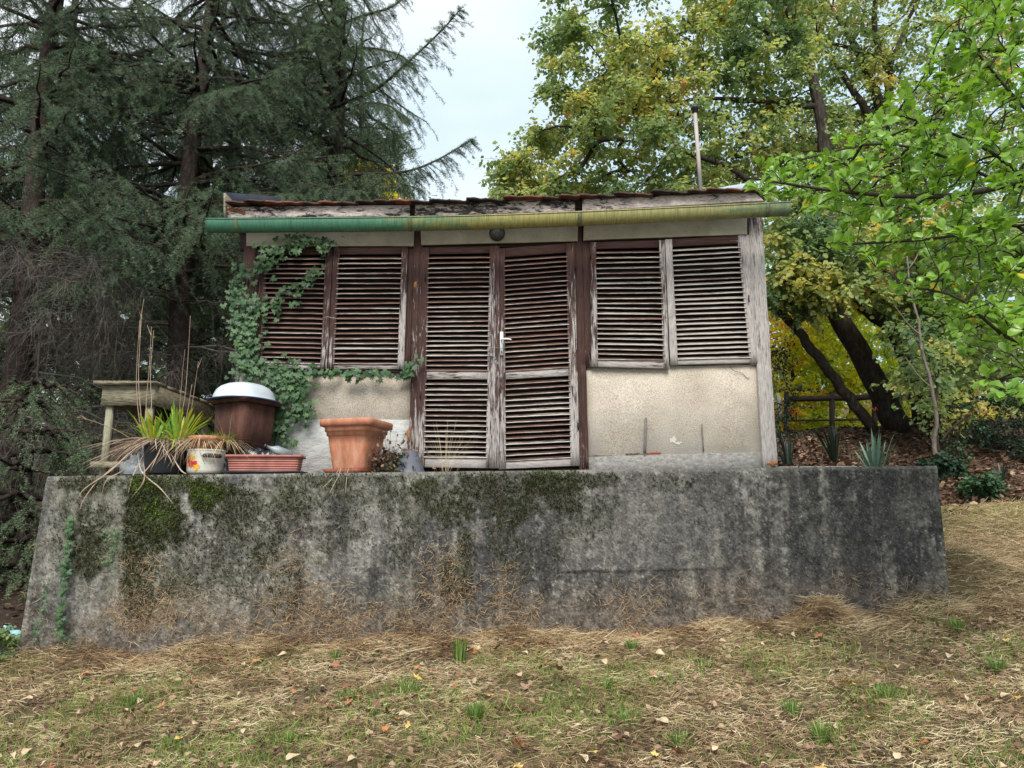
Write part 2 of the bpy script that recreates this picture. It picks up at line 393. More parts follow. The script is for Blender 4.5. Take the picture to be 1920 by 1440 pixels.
M['saucer'] = plain('saucer_plastic', (.27, .085, .055), .55, .35, .3, 12)
M['black_plastic'] = plain('black_plastic', (.022, .024, .03), .45, .4, .3, 9)
M['grey_plastic'] = plain('grey_plastic', (.10, .105, .13), .5, .4, .25, 9)
M['bag'] = plain('black_bag', (.02, .022, .028), .22, .6, .3, 9, bump=.3)
M['clear_sheet'] = plain('dull_plastic_sheet', (.26, .29, .31), .3, .5, .35, 9)
M['soil'] = plain('potting_soil', (.03, .022, .018), .95, .1, .4, 40)
t = NT('rusty_brown'); n = t.noise(4, stretch=(3, 3, .8), detail=7, rough=.7)
M['rust_brown'] = t.done(t.bsdf(t.ramp(n, (.3, (.025, .015, .013)), (.5, (.065, .028, .02)), (.72, (.14, .055, .035))), .75, .25))
M['enamel'] = plain('white_enamel', (.52, .57, .62), .35, .5, .14, 6)
M['enamel_blue'] = plain('blue_enamel_rim', (.03, .05, .14), .3, .5, .2)
t = NT('old_enamel'); n = t.noise(13, detail=7, rough=.75)
M['enamel_pot'] = t.done(t.bsdf(t.mix(t.ramp(n, (.62, (0, 0, 0)), (.68, (1, 1, 1))), (.74, .72, .64), (.30, .15, .07)), .35, .5))
M['red_print'] = plain('red_print', (.62, .025, .02), .4, .4, .2, 60)
M['yellow_print'] = plain('yellow_print', (.78, .40, .03), .4, .4, .3, 60)
M['black_handle'] = plain('black_handle', (.03, .03, .03), .4, .4)
M['old_edge'] = plain('broken_render_edge', (.13, .10, .08), .9, .1, .5, 40)
M['rot'] = plain('rotten_orange_wood', (.27, .12, .05), .9, .1, .5, 40)
M['brick'] = plain('exposed_brick', (.26, .075, .045), .9, .1, .4, 40)
M['white_paint'] = plain('white_paint', (.48, .46, .42), .7, .2, .1, 40)
M['grey_stick'] = plain('grey_stick', (.17, .155, .15), .85, .2, .35, 30)
M['bracket'] = plain('stained_bracket', (.11, .12, .06), .6, .3, .4, 30)
M['blue_tarp'] = plain('pale_blue_sheet', (.30, .55, .62), .45, .4, .25, 9)
M['red'] = plain('red_ribbon', (.40, .06, .05), .6, .3)
def vcol_mat(name, fine, lo, hi, bump=.6, bd=.01, rough=.95, speck=None):
    t = NT(name); c = t.attr('col', 'Color'); n = t.noise(fine, detail=6, rough=.72)
    c = t.mix(1.0, c, t.ramp(n, (.28, (lo,) * 3), (.72, (hi,) * 3)), 'MULTIPLY')
    if speck:
        s2 = t.ramp(t.noise(speck, detail=3, rough=.8), (.58, (0, 0, 0)), (.68, (.8, .8, .8)))
        c = t.mix(t.math('MULTIPLY', s2, .5), c, (.34, .34, .32))
        s3 = t.ramp(t.noise(speck * .6, stretch=(1, 1, .7), detail=4, rough=.75), (.30, (.55, .55, .55)), (.42, (0, 0, 0)))
        c = t.mix(s3, c, (.022, .022, .02))
    return t.done(t.bsdf(c, rough, .12, t.bump(n, bump, bd)))
M['concrete'] = vcol_mat('weathered_concrete', 45, .55, 1.45, .9, .012, speck=70)
M['earth'] = vcol_mat('earth', 18, .5, 1.5, 1.0, .03)

# ------------------------------------------------------------------ terrain
YW = 5.6                                           # front face of the retaining wall
TZ = float(at(960, 885, YW)[2])                    # terrace level
XL, XR = float(at(88, 893, YW)[0]), float(at(1757, 873, YW)[0])
def wall_foot(x):
    return 0.755 + 0.050 * x
def heap(x, y):
    px = 960 + x / YW * FPX * .97
    h = 0
    for cx, w, a_ in ((1500, 55, .15), (1680, 60, .19), (1290, 90, .05), (960, 100, .07), (560, 120, .09), (410, 60, .09), (200, 90, .12), (90, 50, .10), (770, 60, .07), (1850, 80, .1)):
        h = h + a_ * np.exp(-((px - cx) / w) ** 2)
    return h * np.exp(-np.maximum(YW - y, 0) / .22) * (y < YW + .02)
def gz(x, y):
    x = np.asarray(x, float); y = np.asarray(y, float)
    n = (fbm(x * 1.3 + 40, y * 1.3, 3, 4) - .5)
    base = wall_foot(x)
    front = base + 0.12 * (y - YW) + n * .10 + heap(x, y) + .05 * (fbm(x * 3.1, y * 3.1, 13, 3) - .5)
    dy = np.maximum(y - YW, 0)
    s_l = np.interp(dy, [0, 8, 30, 90], [0, 1.36, 3.2, 14])
    s_r = np.interp(dy, [0, .4, 3.4, 7.9, 30, 90], [0, .20, .88, 2.22, 2.97, 14])
    k = sstep(-1, 2, x)
    outer = base + s_l * (1 - k) + s_r * k + n * .10 + .22 * np.exp(-((x - XR - .38) / .28) ** 2 - ((y - 6.05) / .38) ** 2) + .06 * (fbm(x * 2.5, y * 2.5, 29, 3) - .5)
    rise = 0.17 * np.clip(y - 6.3, 0, 7) * sstep(1.9, 2.6, x) + 0.1 * np.maximum(y - 8.5, 0) * (1 - sstep(1.9, 2.6, x))
    terr = TZ - .015 + rise + n * .03 * sstep(2.2, 2.9, x)
    wy = sstep(YW + .06, YW + .16, y)
    blr = sstep(XR + .0 + .33 * np.maximum(y - 6.4, 0), XR - .12 + .33 * np.maximum(y - 6.4, 0), x)
    wx = sstep(XL + .02, XL + .14, x) * blr
    back = 1 - sstep(11, 16, y)
    z = np.where(y < YW, front, outer)
    w = wy * wx * back
    z2 = z * (1 - w) + terr * w
    far = sstep(11, 16, y)
    return z2 * (1 - far) + (outer) * far
gx = np.unique(np.round(np.concatenate([np.linspace(-60, -8, 40), np.arange(-8, 9, .09), np.arange(XL - .1, XL + .3, .03), np.arange(XR - .3, XR + .2, .03), np.linspace(9, 60, 40)]), 4))
gy = np.unique(np.round(np.concatenate([np.linspace(-25, 1.5, 30), np.arange(1.5, 5.5, .08), np.arange(5.5, 5.9, .03), np.arange(5.9, 14, .12), np.linspace(14, 90, 70)]), 4))
GX, GY = np.meshgrid(gx, gy)
GZ = gz(GX, GY)
nx, ny = len(gx), len(gy)
i = np.arange(nx - 1)[None] + np.arange(ny - 1)[:, None] * nx
F = np.stack([i, i + 1, i + 1 + nx, i + nx], -1).reshape(-1, 4)
X, Y = GX.ravel(), GY.ravel()
soil = np.array([.10, .062, .042]); lawn = np.array([.13, .10, .06]); green = np.array([.13, .15, .045]); dark = np.array([.05, .035, .027])
a = fbm(X * 2, Y * 2, 9)[:, None]
lawncol = lawn * (0.6 + .8 * a) * (1 - .5 * sstep(.45, .65, fbm(X * 1.1 + 7, Y * 1.1, 5))[:, None]) + green * .5 * sstep(.45, .65, fbm(X * 1.1 + 7, Y * 1.1, 5))[:, None]
bank = soil * (.5 + 1.0 * a)
wl = (sstep(8.7, 8.3, Y + .5 * a[:, 0]) * ((Y < YW + .1) | (X > XR + .33 * np.maximum(Y - 6.4, 0))))[:, None]
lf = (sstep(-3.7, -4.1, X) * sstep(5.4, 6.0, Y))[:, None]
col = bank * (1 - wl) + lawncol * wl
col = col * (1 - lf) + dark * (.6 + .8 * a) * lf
mb = MB(); mb.add(np.stack([X, Y, GZ.ravel()], -1), F)
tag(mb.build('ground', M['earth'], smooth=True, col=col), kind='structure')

# ------------------------------------------------------------------ retaining wall
wall = thing('retaining_wall', ((XL + XR) / 2, YW, .8), 'long mossy grey concrete retaining wall in front of the shed', 'wall')
nu, nv = 760, 150
u = np.linspace(0, 1, nu)[None].repeat(nv, 0); v = np.linspace(0, 1, nv)[:, None].repeat(nu, 1)
tl, tr, bl, br = np.array([88, 893.]), np.array([1757, 873.]), np.array([22, 1290.]), np.array([1790, 1215.])
pxy = (tl * (1 - u)[..., None] + tr * u[..., None]) * (1 - v)[..., None] + (bl * (1 - u)[..., None] + br * u[..., None]) * v[..., None]
PX, PY = pxy[..., 0], pxy[..., 1]
Pw = at(PX, PY, YW)
Xw, Zw = Pw[..., 0], Pw[..., 2]
big = fbm(Xw * 1.9, Zw * 2.6, 21, 7, .62); fine = fbm(Xw * 22, Zw * 22, 33, 3, .7); mid = fbm(Xw * 6, Zw * 4.5, 8, 6, .65)
drip = fbm(Xw * 13, Zw * .9, 51, 4, .65)
def blob(cx, cy, rx, ry, warp=.55):
    d = ((PX - cx) / rx) ** 2 + ((PY - cy) / ry) ** 2
    return sstep(1.25, .35, d + (mid - .5) * 2.6 * warp + (fine - .5) * 1.3)
moss = np.zeros_like(PX)
for (cx, cy, rx, ry, s) in [(160, 905, 70, 18, .6), (280, 930, 45, 50, 1), (300, 980, 60, 60, .9), (390, 925, 45, 35, 1), (255, 1010, 28, 130, .75), (265, 1110, 45, 60, .5), (170, 1030, 30, 60, .7), (440, 960, 60, 60, .6),
                           (560, 940, 45, 35, .5), (500, 1000, 40, 60, .45), (330, 905, 70, 22, .7), (180, 965, 40, 22, .45), (540, 1100, 40, 60, .45), (800, 915, 45, 26, .6), (850, 950, 50, 40, .6), (900, 910, 60, 35, .6),
                           (960, 940, 60, 45, .55), (1030, 905, 70, 28, .75), (1060, 930, 50, 30, .6), (1120, 900, 60, 14, .5), (870, 1040, 25, 60, .45), (850, 1090, 30, 40, .45), (940, 1000, 30, 50, .35), (730, 930, 25, 40, .35), (1250, 905, 50, 18, .3), (640, 960, 60, 90, .3), (350, 1060, 90, 70, .3), (450, 1050, 70, 90, .3), (760, 1000, 50, 90, .28), (600, 900, 90, 20, .4), (700, 895, 60, 12, .35), (130, 1000, 40, 80, .25), (1000, 1040, 60, 60, .25), (1100, 960, 60, 60, .25)]:
    moss = np.maximum(moss, s * blob(cx, cy, rx, ry))
step = sstep(1052, 1056, PX + 3 * (fine - .5)) * sstep(1074, 1071, PY + .02 * (PX - 1055) + 5 * (mid - .5)) * sstep(1420, 1300, PX)
leftness = sstep(1250, 350, PX)
light = np.array([.215, .208, .185]); greyc = np.array([.115, .110, .100]); blk = np.array([.058, .057, .056]); olive = np.array([.13, .13, .085]); brown = np.array([.125, .100, .078])
wn_ = np.random.default_rng(5).random(PX.shape); wn2 = np.random.default_rng(6).random(PX.shape); grain = fbm(Xw * 40, Zw * 40, 61, 2, .8)
m1 = sstep(.40, .56, big * .3 + drip * .45 + mid * .2 + .10 * (grain - .5) * 2 + .10 * leftness - .02)[..., None]
C = blk * (1 - m1) + greyc * m1
m2 = sstep(.54, .66, mid * .30 + grain * .25 + drip * .45 + .07 * leftness)[..., None]
C = C * (1 - m2 * .8) + light * m2 * .8
C = C * (1 - .4 * leftness[..., None] * sstep(.45, .6, big)[..., None]) + olive * .4 * leftness[..., None] * sstep(.45, .6, big)[..., None]
for (cx, cy, rx, ry, s) in [(690, 990, 45, 70, .45), (345, 930, 14, 28, .8), (310, 1030, 26, 30, .8), (420, 1130, 60, 40, .5), (1130, 1010, 60, 50, .3), (1372, 1100, 12, 34, .9), (1412, 1090, 7, 24, .5), (1112, 1030, 10, 12, .8), (1210, 960, 40, 60, .3), (1445, 1120, 24, 16, .5),
                            (240, 940, 40, 22, .5), (100, 1050, 30, 130, .45), (1760, 1110, 40, 40, .4), (460, 1160, 10, 40, .5), (200, 1150, 60, 50, .4), (1460, 985, 10, 30, .35), (1520, 1010, 9, 34, .35), (1700, 950, 30, 30, .25), (650, 1080, 40, 50, .3)]:
    b = (s * blob(cx, cy, rx, ry, .3))[..., None]
    C = C * (1 - b) + light * 1.05 * b
C = C * (1 - step[..., None] * .35) + (light * .75) * step[..., None] * .35
db = (sstep(1065, 1185, PY + 110 * (big - .5) + 60 * (mid - .5) + .045 * (PX - 900)) * .70)[..., None]
C = C * (1 - db) + brown * (.55 + .9 * fine[..., None]) * db
C = C * (.66 + .68 * sstep(.22, .80, fine))[..., None] * (.72 + .56 * wn_)[..., None]
sp1 = ((wn2 > .965) * (.35 + .65 * wn_) * (.5 + m2[..., 0]))[..., None]; C = C * (1 - sp1 * .7) + np.array([.42, .42, .39]) * sp1 * .7
C = C * (1 - .65 * ((wn2 < .03 + .03 * sstep(.5, .7, mid)))[..., None])
mc = (np.clip(moss * 1.2, 0, 1) * .75)[..., None]
C = C * (1 - mc) + np.array([.035, .038, .017]) * mc
edge = sstep(9, 0, PY - (893 - 20 * u))[..., None] * .4
C = C * (1 - edge) + light * edge
Yd = (mid - .5) * .014 + (fine - .5) * .010 + .012 * step + moss * .026 * (fine + .25)
rnd_top = sstep(.02, 0, v) * .012
Vw = np.stack([Xw, YW - Yd + rnd_top, Zw], -1)
i = np.arange(nu - 1)[None] + np.arange(nv - 1)[:, None] * nu
Fw = np.stack([i, i + nu, i + nu + 1, i + 1], -1).reshape(-1, 4)
mb = MB(); mb.add(Vw.reshape(-1, 3), Fw)
# top and the two returns into the bank
top = Vw[0]; T2 = top.copy(); T2[:, 1] = YW + .22; T2[:, 2] += .004 * (fbm(top[:, 0] * 9, 0, 2) - .5)
lft = Vw[:, 0]; L2 = lft.copy(); L2[:, 1] = 9.0; rgt = Vw[:, -1]; R2 = rgt.copy(); R2[:, 1] = 8.0
cols = [C.reshape(-1, 3)]
def strip(A, B, flip, c):
    n = len(A); b = mb.n; mb.add(np.concatenate([A, B]), (lambda k: np.stack([k, k + 1, k + n + 1, k + n], -1) if not flip else np.stack([k, k + n, k + n + 1, k + 1], -1))(np.arange(n - 1)))
    cols.append(np.tile(c, (2 * n, 1)))
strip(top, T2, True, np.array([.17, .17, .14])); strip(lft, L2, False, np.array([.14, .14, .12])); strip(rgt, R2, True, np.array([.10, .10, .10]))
mb.build('concrete_face', M['concrete'], wall, smooth=True, col=np.concatenate(cols))
def wall_pt(px, py):
    return at(px, py, YW)
# moss cushions
NM = 15000; pr = moss.ravel() ** 1.6; pr = pr / pr.sum(); idx = rng.choice(len(pr), NM, p=pr)
pos = Vw.reshape(-1, 3)[idx] + rng.normal(0, .004, (NM, 3)); pos[:, 1] -= .004
d = unit(np.stack([rng.normal(0, .5, NM), -rng.uniform(.3, 1, NM), rng.normal(-.1, .6, NM)], -1))
Vr, Fr, K = ribbons(pos, d, rvec(NM), rng.uniform(.008, .022, NM), rng.uniform(.005, .011, NM), rng.normal(0, .3, (NM, 3)), 2)
pxm = PX.ravel()[idx]; pym = PY.ravel()[idx]
br_ = np.maximum.reduce([np.exp(-(((pxm - cx) / rx) ** 2 + ((pym - cy) / ry) ** 2)) for cx, cy, rx, ry in [(385, 925, 45, 32), (270, 910, 45, 22), (440, 893, 40, 14), (330, 900, 40, 14), (792, 912, 14, 8), (520, 925, 10, 8), (300, 960, 40, 40), (1040, 885, 60, 6)]])
tm = np.clip(.10 + .25 * rng.random(NM) + .58 * br_ * rng.uniform(.5, 1, NM), 0, 1)
mb = MB(); mb.add(Vr, Fr, np.repeat(tm, K)); o = mb.build('moss', M['moss'], wall); o['kind'] = 'stuff'

# dried clippings stuck on the face of the wall
N = 38000
px = rng.uniform(40, 1780, N); py = 880 + 330 * rng.random(N) ** .45
bx = fbm(px / 70, py / 60, 77, 4)
foot_py = 1250 - (px - 30) * .055
den = .8 * sstep(1120, 1230, py + (px - 200) * .05) * sstep(.44, .60, bx) + .12 * sstep(.58, .68, bx) * (px < 1150)
for cx, cy, rx, ry in [(290, 1150, 90, 50), (570, 1130, 70, 60), (840, 1090, 50, 60), (940, 1080, 30, 70), (1090, 1020, 40, 25), (700, 1170, 120, 30), (260, 1050, 40, 50), (540, 1040, 40, 50), (1200, 1120, 100, 30), (1600, 1100, 160, 30)]:
    den = np.maximum(den, np.exp(-(((px - cx) / rx) ** 2 + ((py - cy) / ry) ** 2)) * (1.3 if cx < 1000 else .5) * sstep(.30, .48, bx))
den *= np.where(px > 1250, .55, 1)
k = (rng.random(N) < den) & (py < foot_py + 12); px, py = px[k], py[k]; N = len(px)
pos = wall_pt(px, py); pos[:, 1] -= rng.uniform(.004, .022, N)
an = rng.uniform(0, 2 * np.pi, N)
d = unit(np.stack([np.cos(an), -rng.uniform(0, .35, N), np.sin(an) * .7 - .2], -1))
Vr, Fr, K = ribbons(pos, d, np.tile([0, -1., 0], (N, 1)) + rng.normal(0, .4, (N, 3)), rng.uniform(.02, .07, N), rng.uniform(.0015, .003, N), rng.normal(0, .28, (N, 3)) * [1, .3, 1], 3)
mb = MB(); mb.add(Vr, Fr, np.repeat(np.clip(rng.normal(.34, .2, N), 0, 1), K)); tag(mb.build('dried_clippings', M['straw']), 'dry brown grass clippings clinging to the concrete wall', 'grass clippings', kind='stuff')

# ------------------------------------------------------------------ shed
YS = 6.4
shed = thing('garden_shed', (0, YS, TZ), 'weathered wooden shed with louvred maroon doors and shutters', 'shed')
SHO = WL[shed.name]
def board(name, quad, Y, depth, mat, parent, n=1, jit=0.0, wear=0.0, b=.003, bow=0.0):
    """quad = pixel corners TL,TR,BR,BL at distance Y; a chamfered board `depth` thick behind it, lofted along its longer side"""
    Q = [at(p[0], p[1], Y) for p in quad]
    w = np.linalg.norm(Q[1] - Q[0]); h = np.linalg.norm(Q[3] - Q[0])
    if w >= h: A0, A1, B0, B1 = Q[0], Q[1], Q[3], Q[2]
    else: A0, A1, B0, B1 = Q[1], Q[2], Q[0], Q[3]
    V = []
    for k in range(n + 1):
        t = k / n
        a_ = A0 * (1 - t) + A1 * t; b_ = B0 * (1 - t) + B1 * t
        cx = unit(b_ - a_)
        if jit:
            a_ = a_ + cx * (random.random() - .5) * jit; b_ = b_ + cx * (random.random() - .5) * jit
        yo = np.array([0, -bow * math.sin(math.pi * t) + (random.random() - .5) * jit * .5, 0])
        back = np.array([0, depth, 0]); ch = np.array([0, b, 0])
        V += [a_ + back, a_ + ch + yo, a_ + cx * b + yo, b_ - cx * b + yo, b_ + ch + yo, b_ + back]
    V = np.array(V); i = (np.arange(n) * 6)[:, None]; j = np.arange(6)[None]; kk = (j + 1) % 6
    F = np.stack([i + j, i + kk, i + 6 + kk, i + 6 + j], -1).reshape(-1, 4)
    mb = MB(); mb.add(V, [F, np.arange(6)[::-1][None], (np.arange(6) + 6 * n)[None]])
    o = mb.build(name, mat, parent); o['wear'] = float(wear)
    return o
# body behind the facade
def boxm(x0, x1, y0, y1, z0, z1):
    V = np.array([[x, y, z] for x in (x0, x1) for y in (y0, y1) for z in (z0, z1)])
    return V, [np.array([[0, 1, 3, 2], [4, 6, 7, 5], [0, 4, 5, 1], [2, 3, 7, 6], [0, 2, 6, 4], [1, 5, 7, 3]])]
def box(name, b, mat, parent):
    mb = MB(); mb.add(*boxm(*b)); o = mb.build(name, mat, parent); o['wear'] = 0.0; return o
xl, xr = float(at(437, 880, YS)[0]), float(at(1457, 870, YS)[0])
zt = float(at(960, 420, YS)[2])
box('side_wall', (xl + .03, xl + .09, YS + .14, 9.3, TZ - .05, zt), M['stucco'], shed)
box('side_wall', (xr - .09, xr - .03, YS + .14, 9.3, TZ - .05, zt), M['stucco'], shed)
box('back_wall', (xl + .09, xr - .09, 9.2, 9.3, TZ - .05, zt + .1), M['stucco'], shed)
box('shade_sheet', (xl + .1, xr - .1, YS + .16, YS + .18, TZ + .05, zt - .02), M['inside_shade'], shed)  # added sheet, its black colour stands in for shade inside the shed
box('floor', (xl + .09, xr - .09, YS + .1, 9.2, TZ - .05, TZ + .02), M['plinth'], shed)
# lower panels and plinth
board('wall_panel', [(540, 690), (771, 692), (768, 788), (528, 788)], YS + .02, .08, M['stucco'], shed, 6, .004)
board('plaster_band', [(440, 786), (768, 787), (768, 892), (440, 892)], YS + .012, .09, M['plaster'], shed, 12, .004)
board('wall_panel', [(445, 690), (541, 690), (529, 788), (441, 788)], YS + .024, .08, M['stucco'], shed, 3, .002)
board('wall_panel', [(1098, 688), (1420, 683), (1432, 851), (1103, 857)], YS + .02, .08, M['stucco'], shed, 16, .010)
board('plinth', [(1102, 856), (1431, 848), (1434, 884), (1102, 890)], YS + .006, .1, M['plinth'], shed, 14, .006)
mb = MB()
for cx, cy, rx, ry in [(1262, 824, 6, 7), (1273, 831, 7, 2.5)]:
    th = np.linspace(0, 2 * np.pi, 11, endpoint=False); rr = 1 + .3 * rng.normal(size=11)
    Pp = at(cx + rx * rr * np.cos(th), cy + ry * rr * np.sin(th), YS + .016 - .001 * cx % .003)
    mb.add(Pp, np.arange(11)[None])
mb.build('paint_patch', M['white_paint'], shed)
# upper cream panels
board('upper_panel', [(462, 425), (777, 428), (775, 461), (462, 461)], YS - .03, .03, M['cream_board'], shed, 6, .002)
board('upper_panel', [(788, 424), (1084, 416), (1083, 452), (790, 459)], YS - .03, .03, M['cream_board'], shed, 6, .002)
board('upper_panel', [(1095, 414), (1401, 400), (1401, 439), (1094, 450)], YS - .03, .03, M['cream_board'], shed, 6, .002)
board('lintel', [(450, 425), (785, 425), (785, 467), (450, 467)], YS + .004, .09, M['dark_wood'], shed)
board('lintel', [(785, 420), (1090, 410), (1090, 460), (785, 467)], YS + .003, .09, M['dark_wood'], shed)
board('lintel', [(1090, 405), (1412, 395), (1412, 450), (1090, 460)], YS + .005, .09, M['dark_wood'], shed)
# posts
board('post', [(460, 430), (482, 430), (466, 700), (441, 700)], YS - .02, .12, M['peel_v'], shed, 10, .004, -.02)
board('post', [(441, 700), (466, 700), (460, 892), (434, 892)], YS - .02, .12, M['peel_v'], shed, 6, .004, .12)
board('edge_strip', [(452, 560), (457, 560), (446, 720), (440, 720)], YS - .035, .014, M['timber_v'], shed, 6, .003)
board('jamb', [(470, 464), (489, 464), (478, 690), (458, 690)], YS + .0, .1, M['peel_v'], shed, 8, .003, .05)
board('jamb', [(764, 462), (777, 462), (769, 692), (757, 692)], YS - .004, .1, M['peel_v'], shed, 8, .003, -.14)
board('post', [(776, 428), (793, 428), (780, 892), (766, 892)], YS - .02, .12, M['peel_v'], shed, 14, .005, -.10)
board('post', [(1076, 420), (1091, 418), (1103, 892), (1086, 892)], YS - .012, .12, M['peel_v'], shed, 14, .005, -.12)
board('jamb', [(1090, 452), (1107, 452), (1109, 690), (1098, 690)], YS - .003, .1, M['peel_v'], shed, 8, .004, -.12)
board('jamb', [(1395, 440), (1408, 440), (1421, 683), (1409, 683)], YS - .012, .1, M['peel_v'], shed, 8, .003, .42)
board('post', [(1403, 398), (1428, 396), (1459, 884), (1431, 884)], YS - .02, .14, M['peel_v'], shed, 16, .005, .27)
board('window_sill', [(480, 691), (768, 693), (767, 699), (479, 697)], YS - .01, .1, M['dark_wood'], shed, 6, .003)
board('threshold', [(780, 876), (1100, 872), (1100, 892), (780, 894)], YS + .03, .2, M['dark_wood'], shed, 4, .004)
board('door_stop', [(1088, 684), (1099, 684), (1104, 878), (1093, 880)], YS - .016, .02, M['peel_v'], shed, 8, .003, -.22)

# louvre slat meshes: unit length along x, sloping down and out
def slat_mesh(seed):
    r = random.Random(seed); n = 6; D, T = .034, .007; V = []
    for k in range(n + 1):
        x = k / n; w = (r.random() - .5) * .0022; s = (r.random() - .5) * .0016
        c, s_ = math.cos(R(42)), math.sin(R(42))
        pts = [(0, T / 2), (D - .004, T / 2), (D + .002, T * .35), (D + .0015, -T * .5), (D - .006, -T / 2), (0, -T / 2)]
        V += [(x, -(a * c) - b * s_ * 0 + s, -(a * s_) + b * c + w) for a, b in [(p[0], p[1]) for p in pts]]
    V = np.array(V); i = (np.arange(n) * 6)[:, None]; j = np.arange(6)[None]; kk = (j + 1) % 6
    F = np.stack([i + j, i + kk, i + 6 + kk, i + 6 + j], -1)
    mb = MB(); mb.add(V, [F[:, [0, 5, 4]].reshape(-1, 4), np.arange(6)[::-1][None], (np.arange(6) + 6 * n)[None]])
    mb.add(V, [F[:, [1, 2, 3]].reshape(-1, 4)], slot=1)
    me = mb.data('slat', smooth=False); me.materials.append(M['slat']); me.materials.append(M['slat_edge'])
    return me
SLATS = [slat_mesh(s) for s in range(6)]
def slat_row(parent, p0, p1, Y, k, wear):
    A = at(p0[0], p0[1], Y); B = at(p1[0], p1[1], Y); d = B - A
    o = bpy.data.objects.new('slat', SLATS[k % 6]); link(o, parent, WL[parent.name])
    o.location = tuple(A - WL[parent.name]); o.scale = (float(np.linalg.norm(d)), 1, 1)
    o.rotation_euler = (R(random.uniform(-4, 4)), -math.atan2(d[2], d[0]), 0)
    o['wear'] = float(wear + random.uniform(-.10, .10))
def blob_patch(name, cx, cy, rx, ry, Y, mat, parent, seed=0):
    q_ = np.linspace(0, 2 * np.pi, 18, endpoint=False); rg = np.random.default_rng(seed); rr = 1 + .35 * rg.normal(size=18)
    f_ = at(cx + rx * rr * np.cos(q_), cy + ry * rr * np.sin(q_), Y); c_ = at(cx, cy, Y - .004)[None]; b_ = f_ + [0, .012, 0]
    mb = MB(); k_ = np.arange(18); k2 = (k_ + 1) % 18
    mb.add(np.concatenate([f_, c_, b_]), [np.stack([np.full(18, 18), k2, k_], -1), np.stack([k_, k2, 19 + k2, 19 + k_], -1)]); return mb.build(name, mat, parent)
blob_patch('brick_patch', 1224, 850, 10, 2.5, YS + .012, M['brick'], shed, 6); blob_patch('rotten_edge', 1190, 852, 16, 3, YS + .011, M['old_edge'], shed, 7); blob_patch('rotten_edge', 1120, 856, 20, 3, YS + .010, M['old_edge'], shed, 8)
def leaf(name, label, Q, sl, sr, top, bot, n, Y, wear, mid=None, tilt=0.0, rails=True):
    """a louvred leaf: Q pixel corners TL,TR,BR,BL; sl/sr stile widths, top/bot rail heights in pixels"""
    p = sub(name, shed)
    if label: p['label'] = label
    Q = np.array(Q, float)
    def q(u, v): return (Q[0] * (1 - u) + Q[1] * u) * (1 - v) + (Q[3] * (1 - u) + Q[2] * u) * v
    W = (Q[1] - Q[0])[0]; W2 = (Q[2] - Q[3])[0]; H = (Q[3] - Q[0])[1]
    def rect(u0, u1, v0, v1): return [q(u0, v0), q(u1, v0), q(u1, v1), q(u0, v1)]
    us, ue = sl / W, 1 - sr / W
    board('stile', rect(0, us, 0, 1), Y, .035, M['peel_v'], p, 12, .0025, wear)
    board('stile', rect(ue, 1, 0, 1), Y, .035, M['peel_v'], p, 12, .0025, wear + .03)
    board('rail', rect(us, ue, 0, top / H), Y + .004, .028, M['peel_h'], p, 4, .001, wear - .22)
    board('rail', rect(us, ue, 1 - bot / H, 1), Y + .004, .028, M['peel_h'], p, 4, .001, wear + .12)
    spans = [(top / H, 1 - bot / H, n)]
    if mid:
        v0, v1, n2 = mid
        board('rail', rect(us, ue, v0, v1), Y + .003, .028, M['peel_h'], p, 4, .001, wear + .02)
        spans = [(top / H, v0, n), (v1, 1 - bot / H, n2)]
    for v0, v1, m in spans:
        for k in range(m):
            v = v0 + (v1 - v0) * (k + .62) / m
            a_, b_ = q(us - .012, v), q(ue + .012, v)
            slat_row(p, (a_[0], a_[1] + random.uniform(-.7, .7)), (b_[0], b_[1] + random.uniform(-.7, .7)), Y + .020, k, wear)
    return p
s1 = leaf('shutter', 'dark maroon shutter half covered by ivy', [(488, 464), (624, 464), (613, 692), (478, 689)], 13, 13, 13, 10, 22, YS - .028, -.10)
s2 = leaf('shutter', None, [(625, 464), (765, 463), (757, 692), (614, 692)], 12, 12, 13, 10, 22, YS - .030, .02)
d1 = leaf('door', 'greyer door leaf with flaking rails', [(788, 464), (936, 461), (929, 878), (779, 876)], 17, 18, 13, 19, 24, YS - .032, .02, mid=(.560, .600, 15))
d2 = leaf('door', 'maroon door leaf with metal handle, sagging askew', [(934, 466), (1077, 455), (1087, 873), (935, 880)], 13, 16, 17, 16, 24, YS - .036, -.02, mid=(.558, .594, 15))
board('cover_strip', [(930, 470), (937, 470), (936, 878), (928, 878)], YS - .052, .014, M['peel_v'], d2, 14, .002, .02)
s3 = leaf('shutter', 'pale grey shutter hanging slightly below its neighbour', [(1106, 454), (1246, 450), (1255, 691), (1109, 687)], 12, 10, 13, 14, 22, YS - .034, .12)
s4 = leaf('shutter', 'pale grey shutter beside the silvered corner post', [(1247, 449), (1396, 441), (1421, 680), (1257, 684)], 13, 13, 14, 10, 23, YS - .026, .26)
